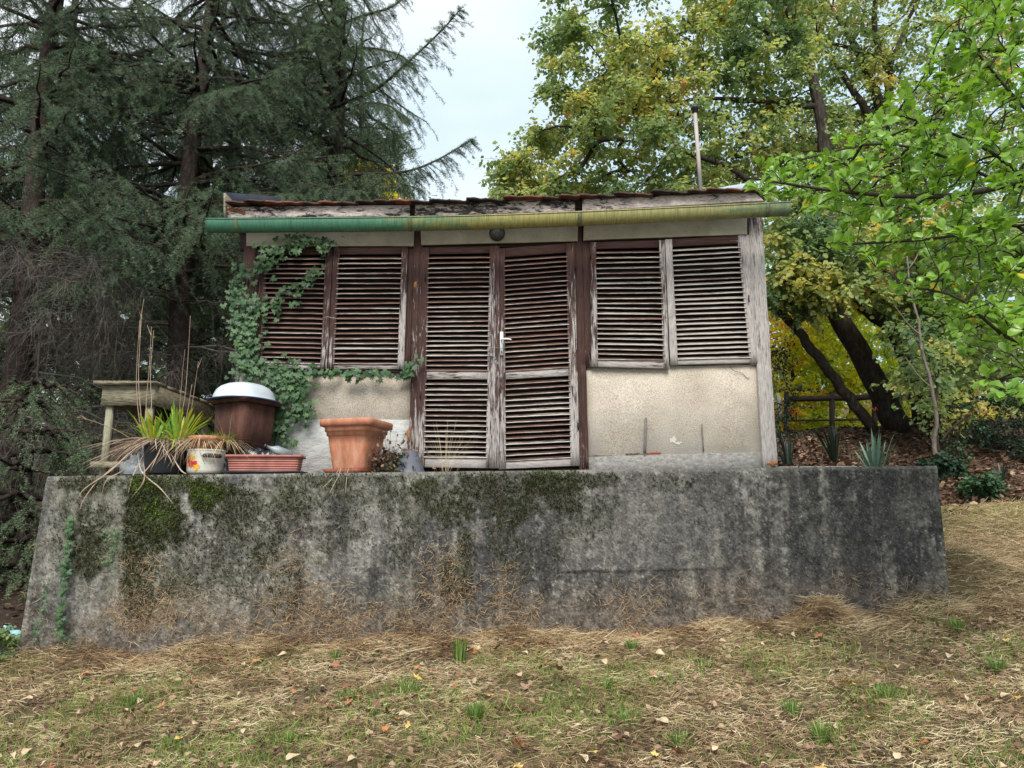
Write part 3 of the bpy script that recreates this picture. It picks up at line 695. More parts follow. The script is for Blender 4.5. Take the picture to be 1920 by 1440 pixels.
# door furniture
hd = sub('handle', d2)
def pxbox(name, quad, Y, dep, mat, par): return board(name, quad, Y, dep, mat, par, 2, 0, 0, .0015)
Yh = YS - .046
mb = MB()
c0 = at(937.5, 622, Yh - .004); c1 = at(943.5, 666, Yh - .004)
mb.add(*boxm(c0[0], c1[0], Yh - .006, Yh + .012, c1[2], c0[2]))
P0 = at(940.5, 639, Yh); mb.add(*tube([P0, P0 + [0, -.045, 0]], .008, 8))
P1 = P0 + np.array([-.006, -.045, .002]); mb.add(*tube(smooth_path([P1, P1 + [.03, -.004, .003], P1 + [.075, 0, .001], P1 + [.092, .004, -.004]], 9), [.008, .0085, .0085, .008, .008, .0078, .0075, .007, .005], 8))
mb.add(*boxm(P0[0] - .004, P0[0] + .004, Yh - .0075, Yh - .0055, c1[2] + .02, c1[2] + .038), slot=1)
bpy.data.objects.remove(hd); mb.build('handle', [M['white_metal'], M['black_handle']], d2, smooth=False)
# chain of wire tying the leaves
mb = MB()
for k in range(9):
    cpx, cpy = 915 + k * 2.1 + random.uniform(-1, 1), 657 + k * 2.6 + 3 * math.sin(k)
    c = at(cpx, cpy, YS - .055); th = np.linspace(0, 2 * np.pi, 11); a0 = random.uniform(0, 3)
    ring = c + np.stack([.011 * np.cos(th) * math.cos(a0), .006 * np.sin(th), .013 * np.sin(th + .4)], -1)
    mb.add(*tube(ring, .0025, 5, False))
mb.add(*tube(smooth_path([at(915, 655, YS - .05), at(925, 651, YS - .06), at(938, 653, YS - .06), at(947, 651, YS - .045)], 10), .0016, 4))
mb.add(*tube(smooth_path([at(928, 672, YS - .05), at(930, 684, YS - .06), at(936, 683, YS - .05), at(932, 676, YS - .045)], 8), .0016, 4))
mb.build('chain', M['grey_metal'], d1)
for q_, par in ((((607, 596), (614, 594), (622, 596), (631, 597)), s2), (((1236, 588), (1247, 590), (1258, 587), (1268, 585)), s3)):
    mb = MB(); mb.add(*tube(smooth_path([at(a_, b_, YS - .05 - .008 * (k in (1, 2))) for k, (a_, b_) in enumerate(q_)], 8), .0028, 5)); mb.build('hook', M['grey_metal'], par)
for hx, hy, par in ((1107, 478, s3), (1108, 572, s3), (1106, 660, s3), (797, 520, d1), (788, 740, d1), (1079, 500, d2), (1084, 800, d2), (1404, 560, s4)):
    c = at(hx, hy, YS - .048); mb = MB(); mb.add(*tube([c - [0, 0, .03], c + [0, 0, .03]], .006, 7)); mb.build('hinge', M['dark_wood'], par)
blob_patch('rot_patch', 779, 534, 3, 7, YS - .024, M['rot'], shed, 1)
blob_patch('rot_patch', 766, 818, 3, 18, YS - .024, M['rot'], shed, 2)
blob_patch('rot_patch', 1450, 870, 6, 8, YS - .026, M['rot'], shed, 3)
mb = MB(); mb.add(*tube(smooth_path([at(1368, 686, YS - .0), at(1376, 695, YS - .005), at(1390, 699, YS + .01), at(1401, 709, YS + .01), at(1405, 708, YS + .01)], 12), .0022, 4)); mb.build('wire', M['dark_wood'], shed)
# lamp under the gutter
lc = at(932, 438, YS - .04)
lamp = MB()
th = np.linspace(0, np.pi, 9)
def dome(c, r, d, n=16, pw=1.0):
    mbx = []
    for a_ in np.linspace(0, np.pi / 2, 7):
        ph = np.arange(n) * 2 * np.pi / n
        mbx.append(c + np.stack([r * np.cos(a_) * np.cos(ph), np.full(n, -d * np.sin(a_)), r * np.cos(a_) * np.sin(ph)], -1))
    V = np.concatenate(mbx); i = (np.arange(6) * n)[:, None]; j = np.arange(n)[None]; k = (j + 1) % n
    return V, [np.stack([i + j, i + k, i + n + k, i + n + j], -1).reshape(-1, 4)]
lamp.add(*dome(lc, .062, .085))
lo = lamp.build('wall_lamp', M['lamp_glass'], shed, smooth=True)
mb = MB(); mb.add(*tube([lc + [0, .03, 0], lc + [0, -.01, 0]], .070, 18)); mb.build('lamp_base', M['black_handle'], lo)
# fascia boards
board('fascia_board', [(424, 388), (768, 384), (768, 405), (424, 408)], 6.12, .03, M['fascia'], shed, 18, .004)
board('fascia_board', [(778, 383), (1078, 372), (1078, 396), (778, 405)], 6.121, .03, M['fascia'], shed, 18, .004)
board('fascia_board', [(1092, 373), (1415, 360), (1432, 376), (1092, 396)], 6.122, .03, M['fascia'], shed, 18, .004)
board('rafter_end', [(765, 384), (781, 383), (781, 398), (765, 398)], 6.15, .25, M['dark_wood'], shed)
board('rafter_end', [(1076, 374), (1094, 373), (1094, 390), (1076, 390)], 6.15, .25, M['dark_wood'], shed)
board('rafter_end', [(1412, 359), (1434, 357), (1434, 372), (1412, 374)], 6.15, .25, M['dark_wood'], shed)
blob_patch('rot_patch', 440, 393, 13, 4, 6.112, M['rot'], shed, 4); blob_patch('rot_patch', 455, 398, 6, 3, 6.110, M['rot'], shed, 5)
board('barge_board', [(419, 362), (423, 362), (423, 406), (419, 408)], 6.08, 3.0, M['timber'], shed, 3, .002)
# roof tiles: two rows; the eave line wanders like the photograph's
tx = np.array([424, 600, 770, 860, 1085, 1250, 1432]); ty = np.array([382, 381, 381, 378, 370, 362, 356.])
def tile_mesh(seed):
    r = random.Random(seed); n = 10; V = []
    w, Ln, T = .182, .42, .016
    for s in (0, 1):
        for y in (0, Ln * .5, Ln):
            for k in range(n + 1):
                x = k / n; h = .005 * math.sin(2 * math.pi * x) + (r.random() - .5) * .004 * (y == 0)
                V.append((x * w, y + (r.random() - .5) * .008 * (y == 0), h + (0 if s else T) + y * math.tan(R(9))))
    V = np.array(V); m = n + 1; F = []
    for s in (0, 1):
        for a_ in range(2):
            for k in range(n):
                b0 = s * 3 * m + a_ * m + k
                F.append([b0, b0 + 1, b0 + m + 1, b0 + m] if s == 0 else [b0, b0 + m, b0 + m + 1, b0 + 1])
    for k in range(n): F.append([k, k + 3 * m, k + 1 + 3 * m, k + 1])
    for a_ in range(2):
        F.append([a_ * m, a_ * m + m, a_ * m + m + 3 * m, a_ * m + 3 * m]); F.append([a_ * m + n, a_ * m + n + 3 * m, a_ * m + m + n + 3 * m, a_ * m + m + n])
    mb = MB(); mb.add(V, np.array(F)); me = mb.data('roof_tile'); me.materials.append(M['tile']); return me
TM = [tile_mesh(s) for s in range(5)]
x0 = float(at(424, 380, 6.06)[0]); x1 = float(at(1428, 358, 6.06)[0]); nt = int((x1 - x0) / .163)
for row in range(3):
    for k in range(nt + 1):
        x = x0 + k * (x1 - x0 - .02) / (nt + .9)
        pxx = 960 + x / (x1 - x0) * (1428 - 424)
        z = float(at(pxx, np.interp(pxx, tx, ty), 6.06)[2]) + .002 * (k % 2)
        o = bpy.data.objects.new('roof_tile', TM[(k * 3 + row) % 5]); link(o, shed, SHO)
        yy = 6.04 + row * .33
        o.location = (x - SHO[0], yy + random.uniform(-.02, .02) - SHO[1], z + row * .33 * math.tan(R(9)) + row * .018 + random.uniform(-.003, .005) - SHO[2])
        o.rotation_euler = (R(random.uniform(-1, 1.5)), R(random.uniform(-1.2, 1.2)), R(random.uniform(-1.5, 1.5)))
# the rest of the roof as one deck
mb = MB(); ztl = float(at(424, 384, 6.06)[2]); ztr = float(at(1430, 360, 6.06)[2])
xs = np.linspace(x0, x1, 12); V = []
for y in (6.16, 9.6):
    for s in (0, -.03):
        for x in xs: V.append((x, y, np.interp(x, [x0, x1], [ztl, ztr]) + (y - 6.16) * math.tan(R(9)) + s - .02))
V = np.array(V); F = []
for k in range(11): F += [[k, k + 1, 24 + k + 1, 24 + k], [12 + k, 36 + k, 36 + k + 1, 12 + k + 1], [k, 12 + k, 12 + k + 1, k + 1]]
mb.add(V, np.array(F)); mb.build('roof_deck', M['tile'], shed)
board('cover_sheet', [(421, 360), (524, 369), (528, 381), (424, 380)], 6.7, 1.2, M['sheet_dark'], shed, 3, .002)
board('cover_sheet', [(1335, 354), (1426, 338), (1436, 352), (1340, 358)], 6.9, 1.4, M['sheet_pale'], shed, 3, .002)
# gutter
gxp = np.array([391, 447, 560, 690, 770, 861, 960, 1085, 1180, 1265, 1360, 1435, 1478]); gyp = np.array([422.5, 422.5, 421.5, 420.5, 419, 417.5, 414.5, 409.5, 405.5, 401.5, 397, 393, 391])
def gutter_ring(px, r, y=5.98, a0=-.12, a1=np.pi + .12, n=14):
    c = at(px, np.interp(px, gxp, gyp) - 1.5, y); c = c + np.array([0, 0, .014])
    th = np.linspace(a0, a1, n)
    return c + np.stack([np.zeros(n), -r * np.cos(th), -(r + .016) * 1.05 * np.sin(th)], -1)
mb = MB(); n = 14; stations = np.linspace(391, 1478, 46)
for r, fl in ((.066, 0), (.063, 1)):
    V = np.concatenate([gutter_ring(p, r) for p in stations]); i = (np.arange(45) * n)[:, None]; j = np.arange(n - 1)[None]
    F = np.stack([i + j, i + j + 1, i + n + j + 1, i + n + j], -1).reshape(-1, 4)
    mb.add(V, F[:, ::-1] if fl else F)
for p in (391, 1478):
    mb.add(gutter_ring(p, .066), np.arange(n)[None])
gb = np.array([gutter_ring(p, .066)[0] for p in stations]); mb.add(*tube(gb, .007, 6))
gut = mb.build('gutter', M['gutter'], shed, smooth=True)
for p, w, r in ((447, 6, .0695), (770, 8, .070), (861, 2, .068), (1086, 8, .070), (1265, 5, .068), (1436, 7, .070), (960, 1.6, .0675), (600, 1.6, .0675)):
    V = np.concatenate([gutter_ring(p - w / 2, r), gutter_ring(p + w / 2, r), gutter_ring(p - w / 2, .0655), gutter_ring(p + w / 2, .0655)])
    j = np.arange(n - 1)[:, None]
    mb = MB(); mb.add(V, [np.concatenate([j, j + 1, j + n + 1, j + n], 1), np.concatenate([j, j + 2 * n, j + 2 * n + 1, j + 1], 1), np.concatenate([j + n, j + n + 1, j + 3 * n + 1, j + 3 * n], 1)])
    mb.build('bracket' if w > 5 else 'joint', M['bracket'] if w > 5 else M['gutter'], gut)
# vent pipe on the roof with its stay
mb = MB(); mb.add(*tube([at(1314, 362, 7.6), at(1309, 290, 7.6), at(1303, 210, 7.6)], [.023, .022, .021], 10))
vp = mb.build('vent_pipe', M['pipe'], shed, smooth=True)
mb = MB(); mb.add(*tube([at(1303, 212, 7.6), at(1303, 205, 7.6), at(1303, 204, 7.6), at(1303, 197, 7.6)], [.03, .034, .048, .03], 12)); mb.build('pipe_cap', M['black_handle'], vp)
mb = MB(); mb.add(*tube(smooth_path([at(1298, 216, 7.6), at(1270, 262, 7.7), at(1215, 330, 7.9), at(1195, 355, 8)], 8), .004, 4)); mb.build('stay_wire', M['grey_metal'], vp)
# battens leaning on the right panel
for q_, w, lb in (([(1211, 783), (1209, 850)], .011, 'short grey wooden stake leaning on the stucco, the thicker one'), ([(1316, 795), (1319, 846)], .006, 'thin grey stick leaning on the stucco near the corner post')):
    A = at(*q_[0], YS + .0); B = at(*q_[1], YS - .012); mb = MB()
    x = np.linspace(0, 1, 5)[:, None]; P = A * (1 - x) + B * x + rng.normal(0, .0015, (5, 3)); mb.add(*tube(P, w, 5))
    tag(mb.build('stake', M['grey_stick'], origin=B), lb, 'stake')

# ------------------------------------------------------------------ ivy on the shed
def ivy_thing(name, base, regions, label, cat='ivy', n_obj=0, size=(.035, .075), Yf=YS - .06, tints=(.1, .9), stems=()):
    iv = thing(name, base, label, cat); P = []
    for (x0_, y0_, x1_, y1_, w, n) in regions:
        t = rng.random(n); px = x0_ + (x1_ - x0_) * t + rng.normal(0, w, n); py = y0_ + (y1_ - y0_) * t + rng.normal(0, w, n)
        P.append(np.stack([px, py], -1))
    P = np.concatenate(P); n = len(P); rng.shuffle(P)
    pos = at(P[:, 0], P[:, 1], Yf - rng.uniform(0, .07, n))
    sz = rng.uniform(size[0], size[1], n)
    sz = np.where(rng.random(n) < .3, sz * .6, sz)
    d = unit(np.stack([rng.normal(0, .55, n), rng.normal(-.25, .15, n), -np.abs(rng.normal(.8, .3, n))], -1)); nr = unit(np.stack([rng.normal(0, .35, n), -np.ones(n), rng.normal(.45, .3, n)], -1))
    tt = np.clip(rng.uniform(tints[0], tints[1], n) * .7 + .3 * vn(P[:, 0] / 25, P[:, 1] / 25, 4) - .05, 0, 1)
    order = np.argsort(-sz); big_, rest = order[:n_obj], order[n_obj:]
    if n_obj:
        meshes = []
        for k in range(8):
            m0 = MB(); w_ = IVY[0].copy(); w_[:, 2] += rng.normal(0, .02, 13); w_[:, 1] *= rng.uniform(.9, 1.15); m0.add(w_, IVY[1], .1 + .11 * k); me = m0.data('ivy_leaf'); me.materials.append(M['ivy']); meshes.append(me)
        from mathutils import Matrix
        for i_ in big_:
            x_ = Vector(d[i_]); z_ = Vector(nr[i_]); y_ = z_.cross(x_).normalized(); z_ = x_.cross(y_)
            o = bpy.data.objects.new('leaf', meshes[min(7, int(tt[i_] * 8))]); link(o, iv, WL[iv.name])
            mt = Matrix((x_, y_, z_)).transposed().to_4x4(); o.matrix_local = Matrix.Translation(Vector(pos[i_] - WL[iv.name])) @ mt @ Matrix.Scale(float(sz[i_]), 4)
    if len(rest):
        V, Fs = scatter(IVY[0], IVY[1], pos[rest], d[rest], nr[rest], sz[rest], sz[rest]); mb = MB(); mb.add(V, Fs, np.repeat(tt[rest], 13)); o = mb.build('foliage', M['ivy'], iv); o['kind'] = 'stuff'
    mb = MB()
    for s in stems:
        mb.add(*tube(smooth_path([at(a_, b_, Yf + .045) for a_, b_ in s], 10), .004, 4))
    if stems: mb.build('stem', M['twig'], iv)
    return iv
ivy_thing('ivy', at(500, 885, YS - .06), [
    (470, 500, 560, 448, 14, 75), (540, 448, 640, 452, 6, 34), (600, 450, 612, 470, 5, 14), (505, 462, 478, 500, 12, 30), (455, 500, 445, 560, 10, 45), (440, 560, 465, 610, 12, 50),
    (470, 560, 525, 572, 9, 40), (450, 600, 470, 700, 15, 120), (470, 620, 455, 690, 16, 60), (530, 548, 575, 525, 7, 24), (575, 525, 600, 495, 7, 20),
    (480, 690, 560, 700, 12, 60), (520, 700, 560, 760, 22, 110), (545, 700, 590, 720, 12, 40), (530, 760, 520, 825, 14, 90), (550, 730, 575, 790, 10, 40), (505, 700, 500, 740, 12, 30),
    (570, 695, 770, 699, 3, 60), (600, 698, 720, 702, 5, 20), (762, 700, 782, 670, 6, 16), (560, 560, 480, 590, 10, 12)],
    'green ivy climbing the corner post and shutter of the shed', 'ivy', 300, (.038, .072),
    stems=[[(500, 885), (520, 800), (500, 720), (460, 650), (455, 560), (480, 490), (560, 450), (620, 446)], [(500, 700), (600, 697), (700, 699), (770, 698), (780, 660)], [(470, 590), (530, 550), (570, 530), (600, 495)]])
ivy_thing('ivy_strand', wall_pt(118, 1200), [(132, 970, 112, 1190, 4, 110)], 'long ivy strand hanging down near the wall corner', 'ivy', 0, (.026, .046), YW - .02, stems=[[(134, 965), (125, 1060), (112, 1190)]])
ivy_thing('ivy_strand', wall_pt(80, 1200), [(90, 1080, 68, 1200, 4, 50)], 'short ivy strand low on the wall beside the corner edge', 'ivy', 0, (.018, .036), YW - .02, stems=[[(92, 1080), (80, 1130), (66, 1200)]])
ivy_thing('ivy_strand', wall_pt(205, 1080), [(208, 1000, 222, 1030, 9, 50), (205, 1030, 202, 1060, 6, 22), (100, 1180, 130, 1215, 12, 40)], 'bright small ivy sprig among moss in the middle of the wall end', 'ivy', 0, (.014, .028), YW - .015, tints=(.4, 1))

# ------------------------------------------------------------------ things on the terrace
def rings(levels, c, n=40, pw=2.0, rot=0.0, sq=1.0):
    """levels (z, rx[, ry]); superellipse cross-section; closed at first level if r=0"""
    th = np.arange(n) * 2 * np.pi / n; V = []
    cs, sn = np.cos(th), np.sin(th); ex = 2.0 / pw
    ux = np.sign(cs) * np.abs(cs) ** ex; uy = np.sign(sn) * np.abs(sn) ** ex
    for lv in levels:
        z, rx = lv[0], lv[1]; ry = lv[2] if len(lv) > 2 else rx * sq
        x, y = ux * rx, uy * ry
        V.append(np.stack([c[0] + x * math.cos(rot) - y * math.sin(rot), c[1] + x * math.sin(rot) + y * math.cos(rot), np.full(n, c[2] + z)], -1))
    m = len(levels); V = np.concatenate(V); i = (np.arange(m - 1) * n)[:, None]; j = np.arange(n)[None]; k = (j + 1) % n
    return V, [np.stack([i + j, i + k, i + n + k, i + n + j], -1).reshape(-1, 4)]
def pot(name, c, lv, mat, parent, **k):
    mb = MB(); mb.add(*rings(lv, c, **k)); return mb.build(name, mat, parent, smooth=False)
def base(px, Y): 
    p = at(px, 886, Y); p[2] = TZ + .001; return p
# big terracotta pot and saucer
c = base(666, 5.97); bp = thing('plant_pot', c, 'large square terracotta pot with stepped rim on a saucer', 'plant pot')
rt = R(-17)
pot('body', c + [0, 0, .03], [(0, .001), (0, .138), (.02, .144), (.20, .172), (.268, .180), (.27, .190), (.30, .193), (.302, .202), (.345, .206), (.345, .196), (.34, .185), (.05, .11), (.05, .001)], M['terracotta'], bp, pw=6, rot=rt, n=48)
pot('rim', c + [0, 0, .03], [(.335, .205), (.345, .235), (.385, .238), (.395, .232), (.392, .215), (.34, .196)], M['terracotta'], bp, pw=6, rot=rt, n=48)
pot('soil', c + [0, 0, .03], [(.33, .188), (.335, .1), (.335, .001)], M['soil'], bp, pw=6, rot=rt, n=24)
c2 = c + np.array([-.035, -.01, 0]); sa = thing('saucer', c2, 'dark red square saucer under the large terracotta pot', 'saucer')
pot('saucer_tray', c2, [(0, .001), (0, .15), (.035, .178), (.035, .172), (.012, .15), (.012, .001)], M['saucer'], sa, pw=6, rot=rt, n=40)
# long planter
c = base(497, 5.76); pl = thing('planter_box', c, 'long faded brick red planter box with ribbed sides', 'planter')
c = c + np.array([0, 0, .012])
pot('box', c, [(0, .001, .001), (0, .258, .078)] + [(z_ + dz_, .258 + z_ * .14 + e_, .078 + z_ * .08 + e_) for z_ in (.012, .030, .048, .066, .084) for dz_, e_ in ((0, 0), (.001, -.006), (.004, -.006), (.005, .001))] + [(.105, .272, .085), (.105, .26, .075), (.09, .255, .07), (.09, .001, .001)], M['brick_plastic'], pl, pw=9, n=48, rot=R(4))
pot('rim', c, [(.104, .27, .085), (.104, .290, .098), (.122, .290, .098), (.122, .268, .078), (.10, .265, .077)], M['brick_plastic'], pl, pw=9, n=48, rot=R(4))
pot('soil', c, [(.10, .268, .077), (.104, .1, .03), (.104, .001, .001)], M['soil'], pl, pw=9, n=24, rot=R(4))
c = base(499, 5.76); pt = thing('planter_tray', c, 'flat dark board under the ribbed red planter box', 'tray')
mb = MB(); mb.add(*boxm(c[0] - .29, c[0] + .30, c[1] - .10, c[1] + .09, c[2] - .002, c[2] + .011)); mb.build('tray_board', M['black_plastic'], pt)
# enamel pot with flower print, handle
c = base(385, 5.90); ep = thing('enamel_pot', c, 'old white enamel cooking pot with red and yellow flowers', 'cooking pot')
r_ = .142
pot('body', c, [(0, .001), (0, .118), (.01, .130), (.03, r_ - .003), (.165, r_), (.178, r_ + .002), (.183, r_ + .007), (.188, r_ + .004), (.186, r_ - .004), (.05, r_ - .008), (.05, .001)], M['enamel_pot'], ep, n=44)
mb = MB(); hp_ = [np.array([c[0] + rr_ * math.sin(a_), c[1] - rr_ * math.cos(a_), c[2] + .135]) for a_, rr_ in ((.26, r_ - .01), (.28, r_ + .028), (.45, r_ + .036), (.65, r_ + .038), (.85, r_ + .036), (1.02, r_ + .028), (1.04, r_ - .01))]
mb.add(*tube(smooth_path(hp_, 18), [.009] * 2 + [.012, .015, .016] + [.017] * 8 + [.016, .015, .012] + [.009] * 2, 10))
mb.build('handle', M['black_handle'], ep, smooth=True)
def on_cyl(c, r, ang, z): return np.stack([c[0] + r * np.sin(ang), c[1] - r * np.cos(ang), c[2] + z], -1)
for mat, parts in (('yellow_print', [(-.52, .115, 0, 6, .030), (-.18, .062, .3, 6, .026), (-.80, .07, .2, 5, .02), (-.02, .05, .9, 4, .018), (-.33, .12, .6, 6, .02), (-.15, .035, .6, 4, .016)]), ('red_print', [(-.45, .072, 0, 9, .029), (-.68, .10, .3, 6, .02), (-.20, .080, .5, 7, .020), (-.75, .125, .1, 5, .012)])):
    mb = MB()
    for a_, z_, ph, npet, rr in parts:
        q_ = np.linspace(0, 2 * np.pi, npet * 6, endpoint=False); rad = rr * (.62 + .38 * np.abs(np.cos(npet * q_ / 2 + ph)))
        V = on_cyl(c, r_ + (.0012 if mat[0] == 'y' else .002), a_ + np.concatenate([[0], rad * np.cos(q_)]) / r_, z_ + np.concatenate([[0], rad * np.sin(q_)]))
        m_ = len(q_); mb.add(V, np.array([[0, 1 + k, 1 + (k + 1) % m_] for k in range(m_)]))
    mb.build('flower_print', M[mat], ep)
# terracotta pot standing in the enamel pot
c = base(385, 5.90) + np.array([0, 0, .10]); tp = thing('plant_pot', c, 'small terracotta pot set inside the flowered enamel pot', 'plant pot')
pot('body', c, [(0, .001), (0, .10), (.155, .132), (.155, .142), (.19, .146), (.194, .142), (.19, .135), (.15, .12), (.15, .001)], M['terracotta'], tp, n=36)
def blades(mb, c, n, L, W, spread, up=1.0, tint=(0, 1), droop=.5, nseg=5, rad=.05):
    a_ = rng.uniform(0, 2 * np.pi, n); h = np.stack([np.cos(a_), np.sin(a_), np.zeros(n)], -1)
    p = c + h * rng.uniform(0, rad, (n, 1)); s = rng.uniform(spread * .3, spread, n)[:, None]
    d = unit(h * s + [0, 0, up]); Ls = rng.uniform(L * .6, L, n)
    bend = h * s * .5 * droop - np.array([0, 0, 1.]) * (s * droop * rng.uniform(.5, 1.2, (n, 1)))
    V, Fs, K = ribbons(p, d, np.cross(d, np.stack([-np.sin(a_), np.cos(a_), np.zeros(n)], -1)) + 1e-4, Ls, rng.uniform(W * .7, W * 1.2, n), bend, nseg)
    mb.add(V, Fs, np.repeat(rng.uniform(tint[0], tint[1], n), K))
# weeds in the small pot
wc = c + np.array([0, 0, .17]); wd = thing('pot_weeds', wc, 'tangle of green weeds and dry stems over the small pot', 'plant')
mb = MB(); blades(mb, wc, 260, .13, .003, 1.6, .8, (.2, 1), .5, 3, .11); blades(mb, wc + [.13, 0, .0], 90, .16, .0028, 1.5, .8, (.2, 1), .4, 3, .08)
mb.build('green_stems', M['grass'], wd)
mb = MB(); blades(mb, wc + [-.05, -.02, 0], 200, .20, .003, 2.4, .6, (.3, 1), .7, 4, .10); blades(mb, wc + [.15, -.02, -.02], 120, .22, .0026, 2.4, .6, (.4, 1), .7, 4, .08); blades(mb, wc + [.16, 0, .0], 9, .3, .003, .8, 1, (.3, .8), .3, 4, .08)
mb.build('dry_stems', M['straw'], wd)
# black tub with lilies
c = base(310, 5.92); tb = thing('plant_tub', c, 'round black plastic tub at the mossy wall edge', 'plant tub')
pot('tub', c, [(0, .001), (0, .145), (.01, .15), (.225, .172), (.235, .182), (.245, .180), (.243, .17), (.20, .16), (.20, .001)], M['black_plastic'], tb, n=40)
ly = thing('lily_plant', c + [0, 0, .2], 'yellow green strappy lily clumps in the black tub', 'plant')
lc_ = c + np.array([0, 0, .20]); mb = MB()
for dx, sgn in ((-.10, -1), (.09, 1)):
    blades(mb, lc_ + [dx, -.03, 0], 44, .42, .016, .6, 1, (.0, .95), .5, 7, .05)
    blades(mb, lc_ + [dx, -.03, 0], 11, .50, .012, 1.0, 1, (.5, 1), .9, 8, .05)
mb.build('blades', M['lily'], ly)
mb = MB(); N = 190
a_ = rng.uniform(np.pi * .95, np.pi * 2.05, N); h = np.stack([np.cos(a_), np.sin(a_), np.zeros(N)], -1)
p = lc_ + h * rng.uniform(.12, .17, (N, 1)) + [0, 0, .045]
d = unit(h * rng.uniform(.3, 1, (N, 1)) * [1, .5, 1] + [0, 0, .15]); bend = np.stack([rng.normal(-.12, .4, N), -rng.uniform(0, .12, N), -rng.uniform(.6, 1.2, N)], -1)
V, Fs, K = ribbons(p, d, rvec(N), rng.uniform(.12, .34, N), rng.uniform(.003, .008, N), bend, 7); mb.add(V, Fs, np.repeat(rng.uniform(.1, 1, N), K))
for pts in ([(262, 838, 5.75), (220, 870, 5.66), (180, 905, 5.58), (155, 940, 5.57), (150, 955, 5.57)], [(255, 845, 5.75), (232, 880, 5.62), (200, 900, 5.56), (190, 930, 5.57)], [(258, 850, 5.72), (266, 885, 5.6), (300, 915, 5.56), (325, 945, 5.57)], [(268, 860, 5.7), (270, 900, 5.56), (245, 935, 5.57)],
            [(270, 850, 5.73), (250, 890, 5.6), (240, 925, 5.57)], [(320, 850, 5.73), (338, 880, 5.62), (350, 889, 5.6)], [(300, 848, 5.73), (275, 880, 5.62), (262, 890, 5.6)], [(250, 838, 5.8), (210, 880, 5.6), (160, 915, 5.57), (145, 935, 5.57)]):
    P = smooth_path([at(*q_) for q_ in pts], 14); sd_ = np.cross(unit(np.gradient(P, axis=0)), [.2, -1, .3]); w_ = (.0042 * np.sin(np.linspace(.25, 3.0, 14)))[:, None]
    V = np.stack([P - sd_ * w_, P + sd_ * w_], 1).reshape(-1, 3); k_ = np.arange(13)[:, None] * 2; mb.add(V, np.concatenate([k_, k_ + 1, k_ + 3, k_ + 2], 1), rng.uniform(.4, 1))
mb.build('withered_leaves', M['withered'], ly)
mb = MB()
for pts in ([(262, 600), (256, 700), (258, 760), (266, 815)], [(266, 590), (262, 650), (260, 720), (268, 815)], [(284, 612), (280, 690), (274, 760), (280, 815)], [(288, 620), (282, 700), (284, 760), (276, 815)], [(347, 655), (342, 700), (336, 770), (322, 815)],
            [(357, 592), (352, 680), (346, 750), (330, 815)], [(372, 678), (366, 720), (356, 780), (340, 815)], [(360, 720), (352, 770), (342, 812)], [(144, 783), (160, 785), (215, 805), (250, 826)], [(270, 560), (264, 600), (262, 640)], [(262, 585), (266, 600)], [(378, 672), (371, 690)], [(276, 610), (284, 630)], [(145, 783), (153, 780), (162, 787)]):
    P = smooth_path([at(a_, b_, 5.92 if b_ < 700 or a_ > 240 else 5.85) for a_, b_ in pts], 10); mb.add(*tube(P, np.linspace(.0014, .0038, 10), 5), tint=rng.uniform(.3, .8))
mb.build('dry_stalk', M['withered'], ly)
# plastic sheet crumpled beside the tub
def crumple(name, c, r, mat, label, cat, amp=.25, seed=0, n=26, sq=.6, p=0.0):
    th = np.linspace(0, 2 * np.pi, n, endpoint=False); V = []
    for a_ in np.linspace(0, np.pi / 2, 12):
        k = 1 + amp * (vn(np.cos(th) * 3 + 9 + a_ * 2, np.sin(th) * 3 + a_ * 3, seed) - .5) * 2 + .5 * amp * (vn(np.cos(th) * 8 + 9, np.sin(th) * 8 + a_ * 7, seed + 3) - .5)
        V.append(c + np.stack([r[0] * np.cos(a_) * np.cos(th) * k, r[1] * np.cos(a_) * np.sin(th) * k, r[2] * np.sin(a_) * k + p * np.cos(th) * np.cos(a_)], -1))
    V = np.concatenate(V); i = (np.arange(11) * n)[:, None]; j = np.arange(n)[None]; k = (j + 1) % n
    mb = MB(); mb.add(V, [np.stack([i + j, i + k, i + n + k, i + n + j], -1).reshape(-1, 4), (np.arange(n) + 11 * n)[None]])
    return tag(mb.build(name, mat, origin=c), label, cat)
crumple('plastic_sheet', base(262, 5.98), (.13, .12, .17), M['clear_sheet'], 'crumpled dull grey plastic sheet beside the black tub', 'plastic sheet', .3, 5)
crumple('plastic_bag', base(478, 5.93), (.22, .07, .17), M['bag'], 'shiny black plastic bag lying behind the planter box', 'plastic bag', .35, 8)
crumple('plastic_bag', base(423, 5.95), (.05, .06, .14), M['bag'], 'small black plastic scrap wedged beside the enamel pot', 'plastic bag', .3, 3)
# bottle neck on the bag
A = at(497, 836, 5.92); B = at(527, 848, 5.98); mb = MB()
ax = unit(B - A); L = .22
mb.add(*tube([A, A + ax * .012, A + ax * .013, A + ax * .05, A + ax * .09, A + ax * L], [.016, .016, .012, .016, .04, .042], 16))
bt = tag(mb.build('bottle', M['clear_sheet'], origin=A, smooth=True), 'pale plastic bottle lying on the black bag', 'bottle')
mb = MB(); mb.add(*tube([A - ax * .008, A + ax * .011], .0175, 14)); mb.build('bottle_cap', M['black_handle'], bt)
# grey upturned pot
c = base(768, 5.95); gp = thing('upturned_pot', c, 'small grey plastic pot turned upside down by the door', 'plant pot')
pot('body', c, [(0, .128), (.03, .120), (.035, .115), (.185, .060), (.188, .055), (.188, .001)], M['grey_plastic'], gp, n=32)
